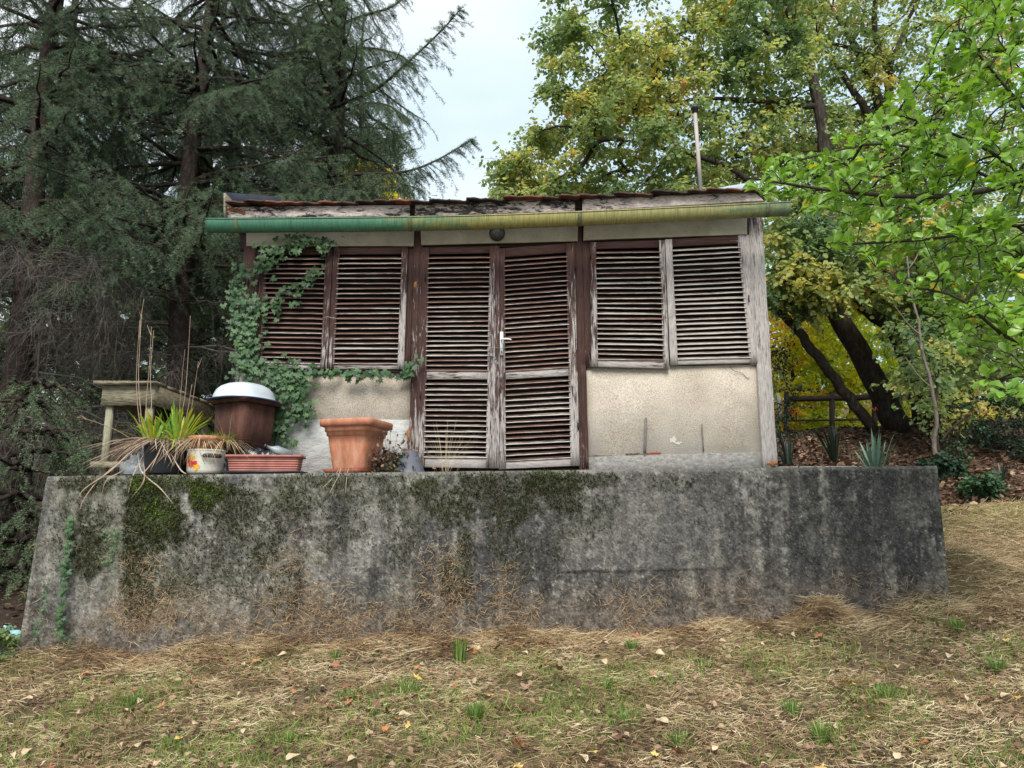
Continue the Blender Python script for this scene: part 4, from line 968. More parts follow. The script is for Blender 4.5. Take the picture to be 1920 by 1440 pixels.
# dead plant between them
c = base(728, 5.90); dp = thing('withered_plant', c, 'withered brown plant with seed heads beside the grey pot', 'plant')
N = 520; q_ = rng.normal(0, 1, (N, 3)) * [.10, .05, .06] + [0, 0, .09]; q_[:, 2] = np.abs(q_[:, 2])
V, Fs = scatter(LEAF[0], LEAF[1], c + q_, rvec(N) + [0, 0, -.3], rvec(N), rng.uniform(.02, .05, N), rng.uniform(.012, .03, N)); mb = MB(); mb.add(V, Fs, np.repeat(rng.uniform(0, .8, N), 7)); mb.build('dry_foliage', M['litter'], dp)
N = 150; q_ = rng.normal(0, 1, (N, 3)) * [.07, .04, .04] + [.03, -.02, .06]; q_[:, 2] = np.abs(q_[:, 2])
V, Fs = scatter(LEAF[0], LEAF[1], c + q_, rvec(N), rvec(N), rng.uniform(.02, .05, N), rng.uniform(.015, .04, N)); mb = MB(); mb.add(V, Fs, np.repeat(rng.uniform(.2, .8, N), 7)); mb.build('green_leaves', M['leaf_dark'], dp)
mb = MB()
for k in range(16):
    a_ = rng.uniform(-.7, .9); L = rng.uniform(.18, .34); e = c + np.array([math.sin(a_) * L, rng.uniform(-.05, .02), .05 + math.cos(a_) * L * .85]); P = smooth_path([c + [0, 0, .03], (c + e) / 2 + rng.normal(0, .01, 3), e], 6); mb.add(*tube(P, .0016, 4)); mb.add(*tube([e, e + [.003, 0, .008], e + [.004, 0, .018]], [.004, .008, .003], 6))
mb.build('seed_stalk', M['dead_twig'], dp)
# brown box barrel with the upturned basin
c = base(452, 6.14); bb = thing('brown_bin', c, 'tall rusty brown square bin under a white basin', 'bin')
H0 = float(at(450, 752, 6.0)[2]) - TZ; rb = R(-28)
pot('body', c, [(.13, .001), (.13, .168), (H0 - .02, .185), (H0 - .02, .001)], M['rust_brown'], bb, pw=7, n=40, rot=rb)
pot('rim', c, [(H0 - .02, .20), (H0 - .0, .23), (H0 + .012, .23), (H0 + .012, .001)], M['rust_brown'], bb, pw=7, n=40, rot=rb)
for k in range(4):
    a_ = rb + R(45 + 90 * k); pp = c + np.array([.17 * math.cos(a_), .17 * math.sin(a_), 0]); mb = MB(); mb.add(*tube([pp, pp + [0, 0, .14]], .014, 6)); mb.build('leg', M['rust_brown'], bb)
c = c + np.array([-.01, -.01, H0 + .013]); ba = thing('basin', c, 'white enamel basin upside down on the rusty bin', 'basin')
pot('bowl', c, [(.0, .235), (.012, .226), (.05, .218), (.09, .200), (.12, .172), (.142, .13), (.152, .08), (.155, .001)], M['enamel'], ba, pw=2.6, n=48, rot=rb, sq=1.05).data.polygons.foreach_set('use_smooth', [True] * (7 * 48))
pot('rim', c, [(-.004, .23), (-.004, .262), (.003, .265), (.007, .262), (.010, .234)], M['enamel_blue'], ba, pw=2.6, n=48, rot=rb, sq=1.05)
# old wooden table
xa, xb = float(at(190, 740, 6.45)[0]), float(at(290, 740, 6.45)[0]); ya, yb = 6.45, 7.75
c = np.array([(xa + xb) / 2, 7.0, TZ]); tbl = thing('old_table', c, 'old wooden table with mossy plank top beside the spruce', 'table')
zT = float(at(240, 722, 6.45)[2]); zA = float(at(240, 760, 6.45)[2])
def tboard(name, b, mat, jit=.003):
    V, Fs = boxm(*b); V = V + rng.normal(0, jit, V.shape); mb = MB(); mb.add(V, Fs); return mb.build(name, mat, tbl)
tboard('apron', (xa, xb - .03, ya, ya + .03, zA, zT - .002), M['timber']); tboard('apron', (xb - .028, xb, ya, yb, zA + .01, zT - .003), M['timber']); tboard('apron', (xa, xa + .028, ya + .03, yb, zA, zT - .004), M['timber']); tboard('apron', (xa + .03, xb - .03, yb - .03, yb, zA, zT - .003), M['timber'])
for k in range(6):
    y0_ = ya - .06 + k * .235; tboard('plank', (xa - .05 - .02 * (k % 2), xb + .03, y0_, y0_ + .228, zT + .001 * k, zT + .026 + .002 * (k % 3)), M['timber'])
for lx, ly_ in ((xa + .03, ya + .035), (xb - .085, ya + .035), (xa + .03, yb - .09), (xb - .085, yb - .09)): tboard('leg', (lx, lx + .055, ly_, ly_ + .055, TZ - .01, zA + .05), M['timber_v'])
tboard('stretcher', (xa - .03, xb + .02, ya + .0, ya + .03, TZ + .09, TZ + .145), M['timber']); tboard('shelf_board', (xa, xb, yb - .5, yb - .1, TZ + .1, TZ + .12), M['timber'])
N = 1500; p = np.stack([rng.uniform(xa - .06, xb, N), rng.uniform(ya - .07, ya + .5, N), np.full(N, zT + .026)], -1)
V, Fs, K = ribbons(p, unit(rvec(N) * [1, 1, .3] + [0, 0, .6]), rvec(N), rng.uniform(.008, .022, N), .006, rng.normal(0, .2, (N, 3)), 2); mb = MB(); mb.add(V, Fs, np.repeat(rng.uniform(.1, .7, N), K)); o = mb.build('moss', M['moss'], tbl); o['kind'] = 'stuff'

# ------------------------------------------------------------------ trees: generic branch network
def network(mb, starts, C, r_tip=.006, r_max=.06, wig=.12, tint=.5, base_r=None):
    """connect clump centres C to the nearest grown node, trunk nodes first; adds tubes"""
    nodes = list(np.asarray(starts)); n0 = len(nodes); par = [-1] * n0
    S = np.asarray(starts); dist = np.min(np.linalg.norm(C[:, None] - S[None], axis=-1), axis=1); order = np.argsort(dist)
    path = [0.0] * n0; ids = []
    for i_ in order:
        A = np.array(nodes); dd = np.linalg.norm(A - C[i_], axis=-1) * 1.0 + .25 * np.array(path) + .8 * np.maximum(0, A[:, 2] - C[i_][2])
        k = int(np.argmin(dd)); nodes.append(C[i_]); par.append(k); path.append(path[k] + np.linalg.norm(A[k] - C[i_]))
    cnt = np.ones(len(nodes))
    for i_ in range(len(nodes) - 1, n0 - 1, -1): cnt[par[i_]] += cnt[i_]
    Ps, Rs = [], []; t = np.linspace(0, 1, 6)[:, None]
    for i_ in range(n0, len(nodes)):
        a_, b_ = nodes[par[i_]], nodes[i_]; L = np.linalg.norm(b_ - a_)
        m_ = (a_ + b_) / 2 + rng.normal(0, wig, 3) * L + [0, 0, wig * L]
        Ps.append(a_ * (1 - t) ** 2 + 2 * m_ * t * (1 - t) + b_ * t ** 2)
        r1 = min(r_max, r_tip * math.sqrt(cnt[i_])); r0 = min(r_max, r_tip * math.sqrt(cnt[i_] + 1)); Rs.append(np.linspace(r0, r1, 6))
    V, F = tubes(np.array(Ps), np.array(Rs), 5); mb.add(V, F, tint)
def poly_pts(poly, n, Y0, Y1):
    poly = np.array(poly, float); lo, hi = poly.min(0), poly.max(0); out = []
    while len(out) < n:
        p = rng.uniform(lo, hi); c = False; j = len(poly) - 1
        for i_ in range(len(poly)):
            if (poly[i_, 1] > p[1]) != (poly[j, 1] > p[1]) and p[0] < (poly[j, 0] - poly[i_, 0]) * (p[1] - poly[i_, 1]) / (poly[j, 1] - poly[i_, 1]) + poly[i_, 0]: c = not c
            j = i_
        if c: out.append(p)
    P = np.array(out); return at(P[:, 0], P[:, 1], rng.uniform(Y0, Y1, n))
def sprays(C, rad, ntw, nlf, size, tfun, tmpl=LEAF, flat=.45, droop=.35):
    """leafy sprays: each clump centre gets ntw twigs of nlf leaves. returns (V,F,tint),(twigV,twigF)"""
    n = len(C); T = n * ntw
    c = np.repeat(C, ntw, 0); rr = np.repeat(np.broadcast_to(rad, (n,)), ntw)
    d = unit(rng.normal(size=(T, 3)) * [1, 1, flat]); L = rr * rng.uniform(.5, 1.15, T)
    s0 = c + d * (L * rng.uniform(0, .2, T))[:, None]
    t = (np.arange(nlf) + .5)[None] / nlf + rng.uniform(-.3, .3, (T, nlf)) / nlf
    P = s0[:, None] + d[:, None] * (L[:, None] * t)[..., None] - np.array([0, 0, 1.]) * (droop * L[:, None] * t ** 2)[..., None]
    sd_ = unit(np.cross(d, [0, 0, 1.])); sg = np.where(np.arange(nlf) % 2, 1, -1)[None, :, None]
    ld = unit(d[:, None] * .5 + sd_[:, None] * sg * .8 + rng.normal(0, .35, (T, nlf, 3)) - np.array([0, 0, .55]))
    ln = unit(np.array([0, -.25, 1.]) + rng.normal(0, .55, (T, nlf, 3)))
    P = P.reshape(-1, 3); ld = ld.reshape(-1, 3); ln = ln.reshape(-1, 3); N = len(P)
    P = P + rng.normal(0, size * .35, P.shape)
    sz = size * rng.uniform(.65, 1.2, N)
    V, Fs = scatter(tmpl[0], tmpl[1], P, ld, ln, sz, sz * .8)
    tt = np.clip(tfun(P) + np.repeat(rng.normal(0, .05, T), nlf) + rng.normal(0, .05, N), 0, 1)
    q = np.linspace(0, 1, 4); TP = s0[:, None] + d[:, None] * (L[:, None] * q)[..., None] - np.array([0, 0, 1.]) * (droop * L[:, None] * q ** 2)[..., None]
    TV, TF = tubes(TP, np.broadcast_to(np.linspace(.004, .0015, 4), (T, 4)), 3)
    return (V, Fs, np.repeat(tt, len(tmpl[0]))), (TV, TF)
def leafy_tree(name, label, trunks, groups, group=None, bark='bark', tip=.007, rmax=.07, leafm='leaf_mix'):
    """trunks: (pixel points with Y, radii); groups: (poly, n, Y0, Y1, rad, ntw, nlf, size, tint function)"""
    b0 = at(*trunks[0][0][0]); b0 = b0.copy(); b0[2] = min(b0[2], float(gz(b0[0], b0[1])))
    tr = thing(name, b0, label, 'tree', group)
    mb = MB(); starts = []
    for pts, rad in trunks:
        P = np.array([at(*p_) for p_ in pts]); n = max(8, len(pts) * 4); S = smooth_path(P, n); rr = np.interp(np.linspace(0, 1, n), np.linspace(0, 1, len(rad)), rad)
        S = S + rng.normal(0, .012, S.shape); mb.add(*tube(S, rr, 12)); starts.append(S[n // 3:])
    mb.build('trunk', M[bark], tr, smooth=True)
    cr, bs = MB(), MB()
    allC = []
    for (poly, n, Y0, Y1, rad, ntw, nlf, size, tf) in groups:
        C = poly_pts(poly, n, Y0, Y1); allC.append(C)
        (V, Fs, tt), (TV, TF) = sprays(C, rad, ntw, nlf, size, tf); cr.add(V, Fs, tt); bs.add(TV, TF)
    network(bs, np.concatenate(starts), np.concatenate(allC), tip, rmax)
    bs.build('branches', M['twig'], tr)
    o = cr.build('crown', M[leafm], tr); o['kind'] = 'stuff'
    return tr
def tn(lo, hi, s, sc_=.8):
    def f(P):
        a_ = fbm(P[:, 0] * sc_ + 50, P[:, 2] * sc_ + P[:, 1] * .35, s, 4, .6); b_ = vn(P[:, 0] * 3.1 + 9, P[:, 2] * 3.1 + P[:, 1], s + 5)
        return lo + (hi - lo) * sstep(.25, .75, a_) + .35 * sstep(.88, .97, b_)
    return f
# big lime in the middle, branches sweeping over the roof
leafy_tree('lime_tree', 'tall lime tree turning yellow, boughs sweeping over the shed roof',
    [([(1690, 810, 13), (1628, 690, 13), (1572, 590, 13), (1556, 500, 13), (1562, 400, 13), (1550, 290, 13), (1525, 160, 13), (1480, 20, 13), (1440, -120, 13)], [.23, .19, .17, .15, .14, .12, .10, .07, .04]),
     ([(1556, 560, 13), (1480, 420, 12.7), (1380, 320, 12.4), (1250, 280, 12.2), (1170, 262, 12)], [.10, .07, .05, .035, .02]),
     ([(1535, 200, 13), (1420, 190, 12.8), (1300, 185, 12.6), (1200, 210, 12.5)], [.055, .04, .03, .02]),
     ([(1510, 120, 13), (1440, 60, 13), (1370, 20, 13), (1300, -40, 13)], [.06, .045, .035, .02])],
    [([(1015, -80), (1030, 50), (1000, 160), (965, 240), (950, 300), (930, 340), (930, 372), (1440, 372), (1470, 300), (1520, 150), (1500, -80)], 290, 11.2, 14.6, .5, 14, 13, .085, tn(.10, .68, 3)),
     ([(950, 290), (920, 372), (1060, 385), (1100, 300)], 18, 11.4, 13, .4, 10, 12, .08, tn(.2, .5, 6)),
     ([(1440, 395), (1600, 380), (1640, 520), (1560, 560), (1450, 520)], 60, 11.0, 13.2, .45, 12, 12, .088, tn(.05, .74, 4)),
     ([(960, -330), (1700, -330), (1600, -60), (1000, -60)], 60, 11.5, 15, .6, 10, 10, .11, tn(.2, .7, 3))])
leafy_tree('ash_tree', 'bare branched tree with thin golden foliage behind the lime',
    [([(1730, 790, 14.2), (1712, 640, 14.2), (1690, 480, 14.2), (1665, 330, 14.2), (1652, 220, 14.2), (1620, 120, 14.2), (1570, 30, 14.2)], [.18, .16, .14, .13, .11, .08, .05]),
     ([(1656, 240, 14.2), (1668, 150, 14.1), (1640, 60, 14), (1645, -60, 14)], [.10, .08, .06, .04]), ([(1655, 250, 14.2), (1600, 170, 14), (1560, 105, 14)], [.09, .07, .05]), ([(1690, 450, 14.2), (1740, 300, 14), (1765, 180, 14), (1775, 100, 14)], [.11, .09, .07, .05]),
     ([(1640, 110, 14), (1600, 90, 14), (1560, 82, 14), (1530, 70, 14)], [.05, .04, .03, .02]), ([(1665, 140, 14), (1690, 70, 14), (1720, 0, 14)], [.06, .05, .03])],
    [([(1440, -80), (1900, -80), (1900, 160), (1700, 200), (1560, 170), (1450, 100)], 150, 13, 16.5, .55, 11, 10, .085, tn(.30, .84, 12)),
     ([(1420, 170), (1700, 210), (1700, 420), (1450, 390)], 120, 13, 16.5, .5, 11, 11, .085, tn(.1, .72, 14)),
     ([(1680, 190), (1920, 160), (1930, 500), (1700, 520)], 75, 13, 16.5, .55, 11, 11, .09, tn(.05, .6, 15)),
     ([(1500, -330), (2200, -330), (2200, -60), (1500, -60)], 50, 13, 17, .7, 10, 10, .12, tn(.2, .7, 3))])
leafy_tree('leaning_tree', 'ivy clad thin trunk leaning over towards the shed',
    [([(1640, 810, 12.6), (1585, 735, 12.5), (1530, 665, 12.4), (1490, 612, 12.3), (1445, 572, 12.2), (1400, 520, 12.2)], [.095, .09, .085, .075, .06, .04])],
    [([(1440, 480), (1500, 480), (1560, 560), (1530, 600), (1440, 590)], 26, 11.4, 12.8, .35, 10, 12, .08, tn(.0, .3, 24))])
leafy_tree('forked_tree', 'dark double trunk leaning beside the lime tree',
    [([(1752, 800, 12.4), (1712, 700, 12.3), (1672, 620, 12.2), (1615, 572, 12.1), (1572, 540, 12)], [.15, .13, .12, .10, .08]), ([(1790, 790, 12.8), (1760, 660, 12.6), (1712, 560, 12.4), (1640, 490, 12.2)], [.12, .10, .09, .07])],
    [([(1580, 420), (1760, 420), (1780, 560), (1640, 600), (1570, 520)], 48, 10.6, 12.6, .4, 11, 11, .085, tn(.1, .72, 31)),
     ([(1700, 420), (1940, 420), (1940, 640), (1720, 620)], 60, 10.0, 13, .45, 11, 11, .085, tn(.0, .45, 35)),
     ([(1680, 600), (1930, 600), (1930, 740), (1700, 730)], 46, 10.5, 13.5, .45, 11, 11, .085, tn(.0, .42, 38))])
# golden undergrowth far behind, each shrub a thing
for (poly, n, Y0, Y1, tf, px, lb) in [([(1430, 560), (1540, 560), (1560, 800), (1430, 810)], 60, 18, 21, tn(.25, .92, 41), 1480, 'bright golden maple bush seen beside the shed corner post'),
                                   ([(1530, 540), (1640, 560), (1650, 800), (1540, 800)], 56, 18, 21, tn(.05, .55, 42), 1590, 'yellow green bush between the leaning trunks'),
                                   ([(1640, 560), (1790, 560), (1790, 790), (1650, 790)], 50, 18, 22, tn(.05, .6, 43), 1710, 'lime yellow bush behind the forked dark trunks'),
                                   ([(630, 285), (720, 285), (735, 380), (620, 390)], 26, 17, 19, tn(.45, .7, 44), 680, 'golden yellow tree top behind the shed roof'),
                                   ([(1030, 335), (1160, 345), (1160, 400), (1030, 400)], 14, 16, 18, tn(.5, .98, 46), 1080, 'small rusty orange tree top over the tiles')]:
    leafy_tree('golden_shrub', lb, [([(px, 840, 19.5), (px + 8, 720 if px > 1200 else 600, 19.5), (px - 6, 600 if px > 1200 else 360, 19.5)], [.07, .05, .02])],
               [(poly, n, Y0, Y1, .6, 11, 11, .12, tf)], 'golden shrubs and trees beyond the shed', tip=.008, leafm='leaf_gold')
# a belt of distant wood closing the view
mb = MB(); tw = MB()
for poly, n, Y0, Y1, tf in [([(1380, 400), (2500, 330), (2500, 800), (1380, 800)], 230, 34, 46, tn(.2, .8, 51)), ([(-500, 380), (1400, 400), (1400, 860), (-500, 860)], 520, 24, 32, tn(.0, .3, 53))]:
    C = poly_pts(poly, n, Y0, Y1); (V, Fs, tt), (TV, TF) = sprays(C, 1.9, 12, 9, .34, tf, LEAF4); mb.add(V, Fs, tt)
tag(mb.build('far_wood', M['leaf_mix']), 'hazy green and yellow wood closing the view behind', 'woodland', kind='stuff')
# dark evergreen shrub
def bush(name, label, poly, n, Y0, Y1, size, mat, tf, base_px, rad=.3, tmpl=LEAF, cat='shrub', ntw=14, nlf=10, droop=.1):
    b0 = at(base_px[0], base_px[1], (Y0 + Y1) / 2); bt_ = thing(name, b0, label, cat)
    C = poly_pts(poly, n, Y0, Y1); (V, Fs, tt), (TV, TF) = sprays(C, rad, ntw, nlf, size, tf, tmpl, .8, droop)
    mb = MB(); mb.add(V, Fs, tt); o = mb.build('foliage', mat, bt_); o['kind'] = 'stuff'
    mb = MB(); mb.add(TV, TF); network(mb, np.array([b0, b0 + [0, 0, .15]]), C, .004, .02); mb.build('stems', M['twig'], bt_)
    return bt_
bush('evergreen_shrub', 'dark low evergreen shrub on the bank beyond the lawn', [(1770, 770), (1830, 720), (1960, 700), (2000, 870), (1800, 870)], 46, 10.3, 11.8, .045, M['leaf_dark'], tn(.1, .9, 61), (1880, 880))
bush('bramble_shrub', 'thin yellowish shrub under the trees beside the leaning trunks', [(1690, 660), (1800, 640), (1830, 800), (1720, 810)], 34, 9.6, 11.2, .07, M['leaf_mix'], tn(.15, .7, 62), (1765, 850), ntw=6, nlf=7)
bush('dark_undergrowth', 'dark thicket close behind the shed corner', [(1440, 620), (1490, 660), (1500, 840), (1440, 850)], 16, 11.4, 12.6, .05, M['leaf_dark'], tn(.0, .6, 63), (1470, 860), ntw=8, nlf=8)
bush('laurel_shrub', 'small green leafy shrub around the slender sapling', [(1690, 620), (1790, 600), (1800, 720), (1700, 720)], 16, 7.6, 8.8, .075, M['leaf_mix'], tn(.12, .42, 64), (1762, 870), .25, ntw=5, nlf=7)
bush('ground_ivy', 'low dark ivy patch on the litter bank', [(1800, 895), (1870, 890), (1880, 925), (1810, 925)], 14, 8.6, 9.2, .05, M['leaf_dark'], tn(.3, 1, 65), (1840, 930), .12)
bush('ground_ivy', 'dark ivy leaves at the foot of the sapling', [(1725, 862), (1800, 860), (1800, 885), (1730, 880)], 12, 6.8, 7.6, .045, M['leaf_dark'], tn(.3, 1, 66), (1760, 885), .08)
# slender sapling
P = smooth_path([at(1760, 890, 7.1), at(1752, 830, 7.1), at(1757, 780, 7.1), at(1745, 720, 7.1), at(1730, 660, 7.1), at(1722, 600, 7.1), at(1708, 540, 7.2), at(1700, 480, 7.3)], 18)
sp_ = thing('sapling', P[0], 'slender pale crooked sapling at the end of the wall', 'tree'); mb = MB(); mb.add(*tube(P + rng.normal(0, .004, P.shape), np.linspace(.024, .006, 18), 8))
for k in (7, 11, 14, 16): mb.add(*tube(smooth_path([P[k], P[k] + [.1 * (-1) ** k, .02, .12], P[k] + [.2 * (-1) ** k, .05, .32]], 6), np.linspace(.009, .003, 6), 5))
mb.build('trunk', M['bark_pale'], sp_, smooth=True)

# ------------------------------------------------------------------ spruces
_nt = []
for k in range(10):
    u_ = k / 10; a_ = k * 2.4; c_, s_ = math.cos(a_), math.sin(a_)
    _nt.append(((u_, 0, 0), (u_ + .09, 0, 0), (u_ + .17, c_, s_)))
NEED_V = np.array([p_ for t_ in _nt for p_ in t_]); NEED_F = [np.arange(30).reshape(10, 3)]
def twigs(mb, P, D, L, nl, tint):
    """needle twigs: P start, D dir, L length, nl needle length"""
    n = len(P); D = unit(D); A = unit(np.cross(D, rvec(n))); B = np.cross(D, A)
    tv = NEED_V; V = P[:, None] + D[:, None] * (tv[None, :, 0:1] * L[:, None, None]) + A[:, None] * tv[None, :, 1:2] * nl + B[:, None] * tv[None, :, 2:3] * nl
    F = (NEED_F[0][None] + (np.arange(n) * 30)[:, None, None]).reshape(-1, 3); mb.add(V.reshape(-1, 3), F, np.repeat(tint, 30))
def limb_foliage(nd, wd, limbs, per_m=13, sec_len=(.25, .65), tw_step=.055, nl=.024, tw_len=(.07, .13), hang=.8, t0=.18, tlo=.15, thi=.75, wood=True):
    """limbs: list of (n,3) polylines"""
    Ps, Ds, Ls = [], [], []
    for Lm in limbs:
        seg = np.linalg.norm(np.diff(Lm, axis=0), axis=1); tot = seg.sum(); m = max(4, int(tot * (1 - t0) * per_m)); cum = np.concatenate([[0], np.cumsum(seg)]) / tot
        t = np.sort(rng.uniform(t0, 1, m)); P = np.stack([np.interp(t, cum, Lm[:, k]) for k in range(3)], -1)
        G = unit(np.gradient(Lm, axis=0)); D = unit(np.stack([np.interp(t, cum, G[:, k]) for k in range(3)], -1))
        sd_ = unit(np.cross(D, [0, 0, 1.])) * np.where(rng.random(m) < .5, 1, -1)[:, None]
        h = hang * rng.uniform(.4, 1.3, m)[:, None] * (1 - .55 * t[:, None] ** 3)
        sD = unit(D * rng.uniform(.3, .8, (m, 1)) + sd_ * rng.uniform(.35, .95, (m, 1)) + np.array([0, 0, -1.]) * h)
        Ps.append(P); Ds.append(sD); Ls.append(rng.uniform(sec_len[0], sec_len[1], m) * (1.15 - .75 * t ** 2))
        k_ = max(3, int(tot * .45 / .06)); tt_ = np.linspace(.55, 1, k_)   # needles on the leader itself
        Pl = np.stack([np.interp(tt_, cum, Lm[:, k]) for k in range(3)], -1); Dl = unit(np.stack([np.interp(tt_, cum, G[:, k]) for k in range(3)], -1))
        twigs(nd, Pl, Dl + rng.normal(0, .1, Dl.shape), np.full(k_, .09), nl * 1.1, np.clip(rng.normal(.6, .15, k_), 0, 1))
    P = np.concatenate(Ps); D = np.concatenate(Ds); L = np.concatenate(Ls); S = len(P)
    q = np.linspace(0, 1, 5); sag = -.35
    C = P[:, None] + D[:, None] * (L[:, None] * q)[..., None] + np.array([0, 0, sag]) * (L[:, None] * q ** 2)[..., None]
    if wood:
        V, F = tubes(C, np.broadcast_to(np.linspace(.006, .002, 5), (S, 5)), 3); wd.add(V, F)
    m = int(np.mean(L) / tw_step * 1.3) + 2
    t = rng.uniform(.08, 1, (S, m)); TP = P[:, None] + D[:, None] * (L[:, None] * t)[..., None] + np.array([0, 0, sag]) * (L[:, None] * t ** 2)[..., None]
    ax = unit(D[:, None] + np.array([0, 0, 2 * sag]) * t[..., None]); sd_ = unit(np.cross(D, [.1, .2, 1.]))[:, None] * np.where(rng.random((S, m)) < .5, 1, -1)[..., None]
    TD = unit(ax * rng.uniform(.5, 1.1, (S, m, 1)) + sd_ * rng.uniform(.1, .8, (S, m, 1)) + rng.normal(0, .18, (S, m, 3)) + np.array([0, 0, -.15]))
    TP = TP.reshape(-1, 3); tl_ = rng.uniform(tw_len[0], tw_len[1], S * m) * np.repeat(np.clip(L / .4, .6, 1.2), m)
    tint = np.clip(tlo + (thi - tlo) * fbm(TP[:, 0] * 1.7 + 30, TP[:, 2] * 1.7 + TP[:, 1], 71, 3) + rng.normal(0, .12, S * m), 0, .93)
    tint = np.where(rng.random(S * m) < .03, .98, tint)
    twigs(nd, TP, TD.reshape(-1, 3), tl_, nl, tint)
def limb(A, az, L, rise=.1, droop=.35, tipup=.2, n=9):
    t = np.linspace(0, 1, n); h = np.array([math.cos(az), math.sin(az), 0])
    z = L * (rise * t - droop * t ** 2 + tipup * t ** 4)
    P = A + h * (L * t)[:, None] + np.stack([0 * t, 0 * t, z], -1); P[1:] += rng.normal(0, .02, (n - 1, 3)); return P
def dead_fan(wd, A, az, L, n=26, drop=.5, r=.0028):
    """bare grey twigs fanning from a bare limb"""
    Lm = limb(A, az, L, .02, drop * .6, .1); wd.add(*tube(Lm, np.linspace(.016, .004, len(Lm)), 5))
    def spawn(P0, D0, L0, r0, m):
        q = np.linspace(0, 1, 6); N_ = len(P0); B_ = rng.normal(0, .25, (N_, 3)) + [0, 0, -.45]
        C = P0[:, None] + D0[:, None] * (L0[:, None] * q)[..., None] + B_[:, None] * (L0[:, None] * q ** 2)[..., None]
        V, F = tubes(C, np.broadcast_to(np.linspace(r0, r0 * .4, 6), (N_, 6)), 3); wd.add(V, F)
        k = rng.integers(1, 6, (N_, m)); P1 = C[np.arange(N_)[:, None], k].reshape(-1, 3); D1 = unit(np.repeat(D0, m, 0) * .7 + rng.normal(0, .55, (N_ * m, 3)) + [0, 0, -.25]); return P1, D1, np.repeat(L0, m) * rng.uniform(.3, .65, N_ * m)
    t = rng.integers(2, len(Lm), n); P0 = Lm[t]; h = np.array([math.cos(az), math.sin(az), 0])
    D0 = unit(h * .7 + rng.normal(0, .5, (n, 3)) + [0, 0, -.15]); P1, D1, L1 = spawn(P0, D0, rng.uniform(.3, .7, n), r, 4)
    P2, D2, L2 = spawn(P1, D1, L1, r * .7, 3); spawn(P2, D2, L2, r * .5, 1)
def spruce(name, label, x, y, h, r, live0, maxL, whorl=.34, per=5, dens=13, nl=.024, group='spruce trees beside the shed', cut=None, extra=(), dead=(), custom=(), az_ok=None, top_cut=30, tlo=.15, thi=.75, step=.055, sec=(.25, .65), twl=(.07, .13)):
    z0 = float(gz(x, y)) - .05; b0 = np.array([x, y, z0]); tr = thing(name, b0, label, 'tree', group)
    zz = np.linspace(0, h, 24); P = np.stack([x + .06 * np.sin(zz * .7 + x), y + .05 * np.cos(zz * .6), z0 + zz], -1); mb = MB(); mb.add(*tube(P, np.maximum(r * (1 - zz / h) ** .8 + r * .25 * np.exp(-zz * 2.5), .012), 14))
    mb.build('trunk', M['bark_spruce'], tr, smooth=True)
    limbs = list(extra); z = live0
    while z < h - .3 and z < top_cut:
        for k in range(per):
            az = rng.uniform(0, 2 * np.pi)
            if az_ok and not az_ok(az, z): continue
            L = maxL * (1 - (z / h) ** 1.5) * rng.uniform(.65, 1.1) + .2
            A = np.array([np.interp(z0 + z, P[:, 2], P[:, 0]), np.interp(z0 + z, P[:, 2], P[:, 1]), z0 + z]); limbs.append(limb(A, az, L, rng.uniform(0, .25), rng.uniform(.3, .5), .22))
        z += whorl * rng.uniform(.7, 1.3)
    nd, wd = MB(), MB()
    for Lm in limbs: wd.add(*tube(Lm, np.linspace(.035, .006, len(Lm)), 6))
    limb_foliage(nd, wd, limbs, dens, sec, step, nl, twl, tlo=tlo, thi=thi, wood=nl < .04)
    if extra: limb_foliage(nd, wd, extra, 34, (.16, .42), .04, nl * .85, (.06, .11), hang=.55, t0=.3, tlo=tlo + .1, thi=thi + .1)
    wd.build('boughs', M['bark_spruce'], tr)
    o = nd.build('needles', M['needles'], tr); o['kind'] = 'stuff'
    if dead:
        dd = MB()
        for (dz, az, L, n_) in dead:
            A = np.array([x, y, z0 + dz]); dead_fan(dd, A, az, L, n_)
        o = dd.build('dead_twigs', M['dead_twig'], tr); o['kind'] = 'stuff'
    return tr
def pl_(pts, n=12): return smooth_path([at(*p_) for p_ in pts], n)
random.seed(4)
rd = random.Random(9)
front = lambda az, z: True
spruce('spruce_tree', 'big spruce with a bare scaly trunk behind the table', -5.03, 11.0, 15, .19, 4.0, 3.1, .32, 6, 14, .030, step=.052, sec=(.3, .8), top_cut=10.2,
       extra=[pl_([(322, 400, 11), (260, 372, 10.5), (190, 355, 10), (100, 320, 9.4)]), pl_([(322, 402, 11), (380, 398, 10.7), (425, 385, 10.4), (520, 372, 10)]), pl_([(330, 260, 11), (430, 210, 10.6), (540, 120, 10.2), (650, 10, 9.8)]), pl_([(330, 300, 11), (250, 240, 10.2), (150, 170, 9.4), (40, 120, 8.8)]), pl_([(330, 240, 11), (380, 190, 9.9), (420, 170, 9.2), (470, 160, 8.5)])],
       dead=[(rd.uniform(1.0, 4.6), rd.uniform(-2.9, -.2), rd.uniform(1.2, 3.0), 26) for _ in range(26)])
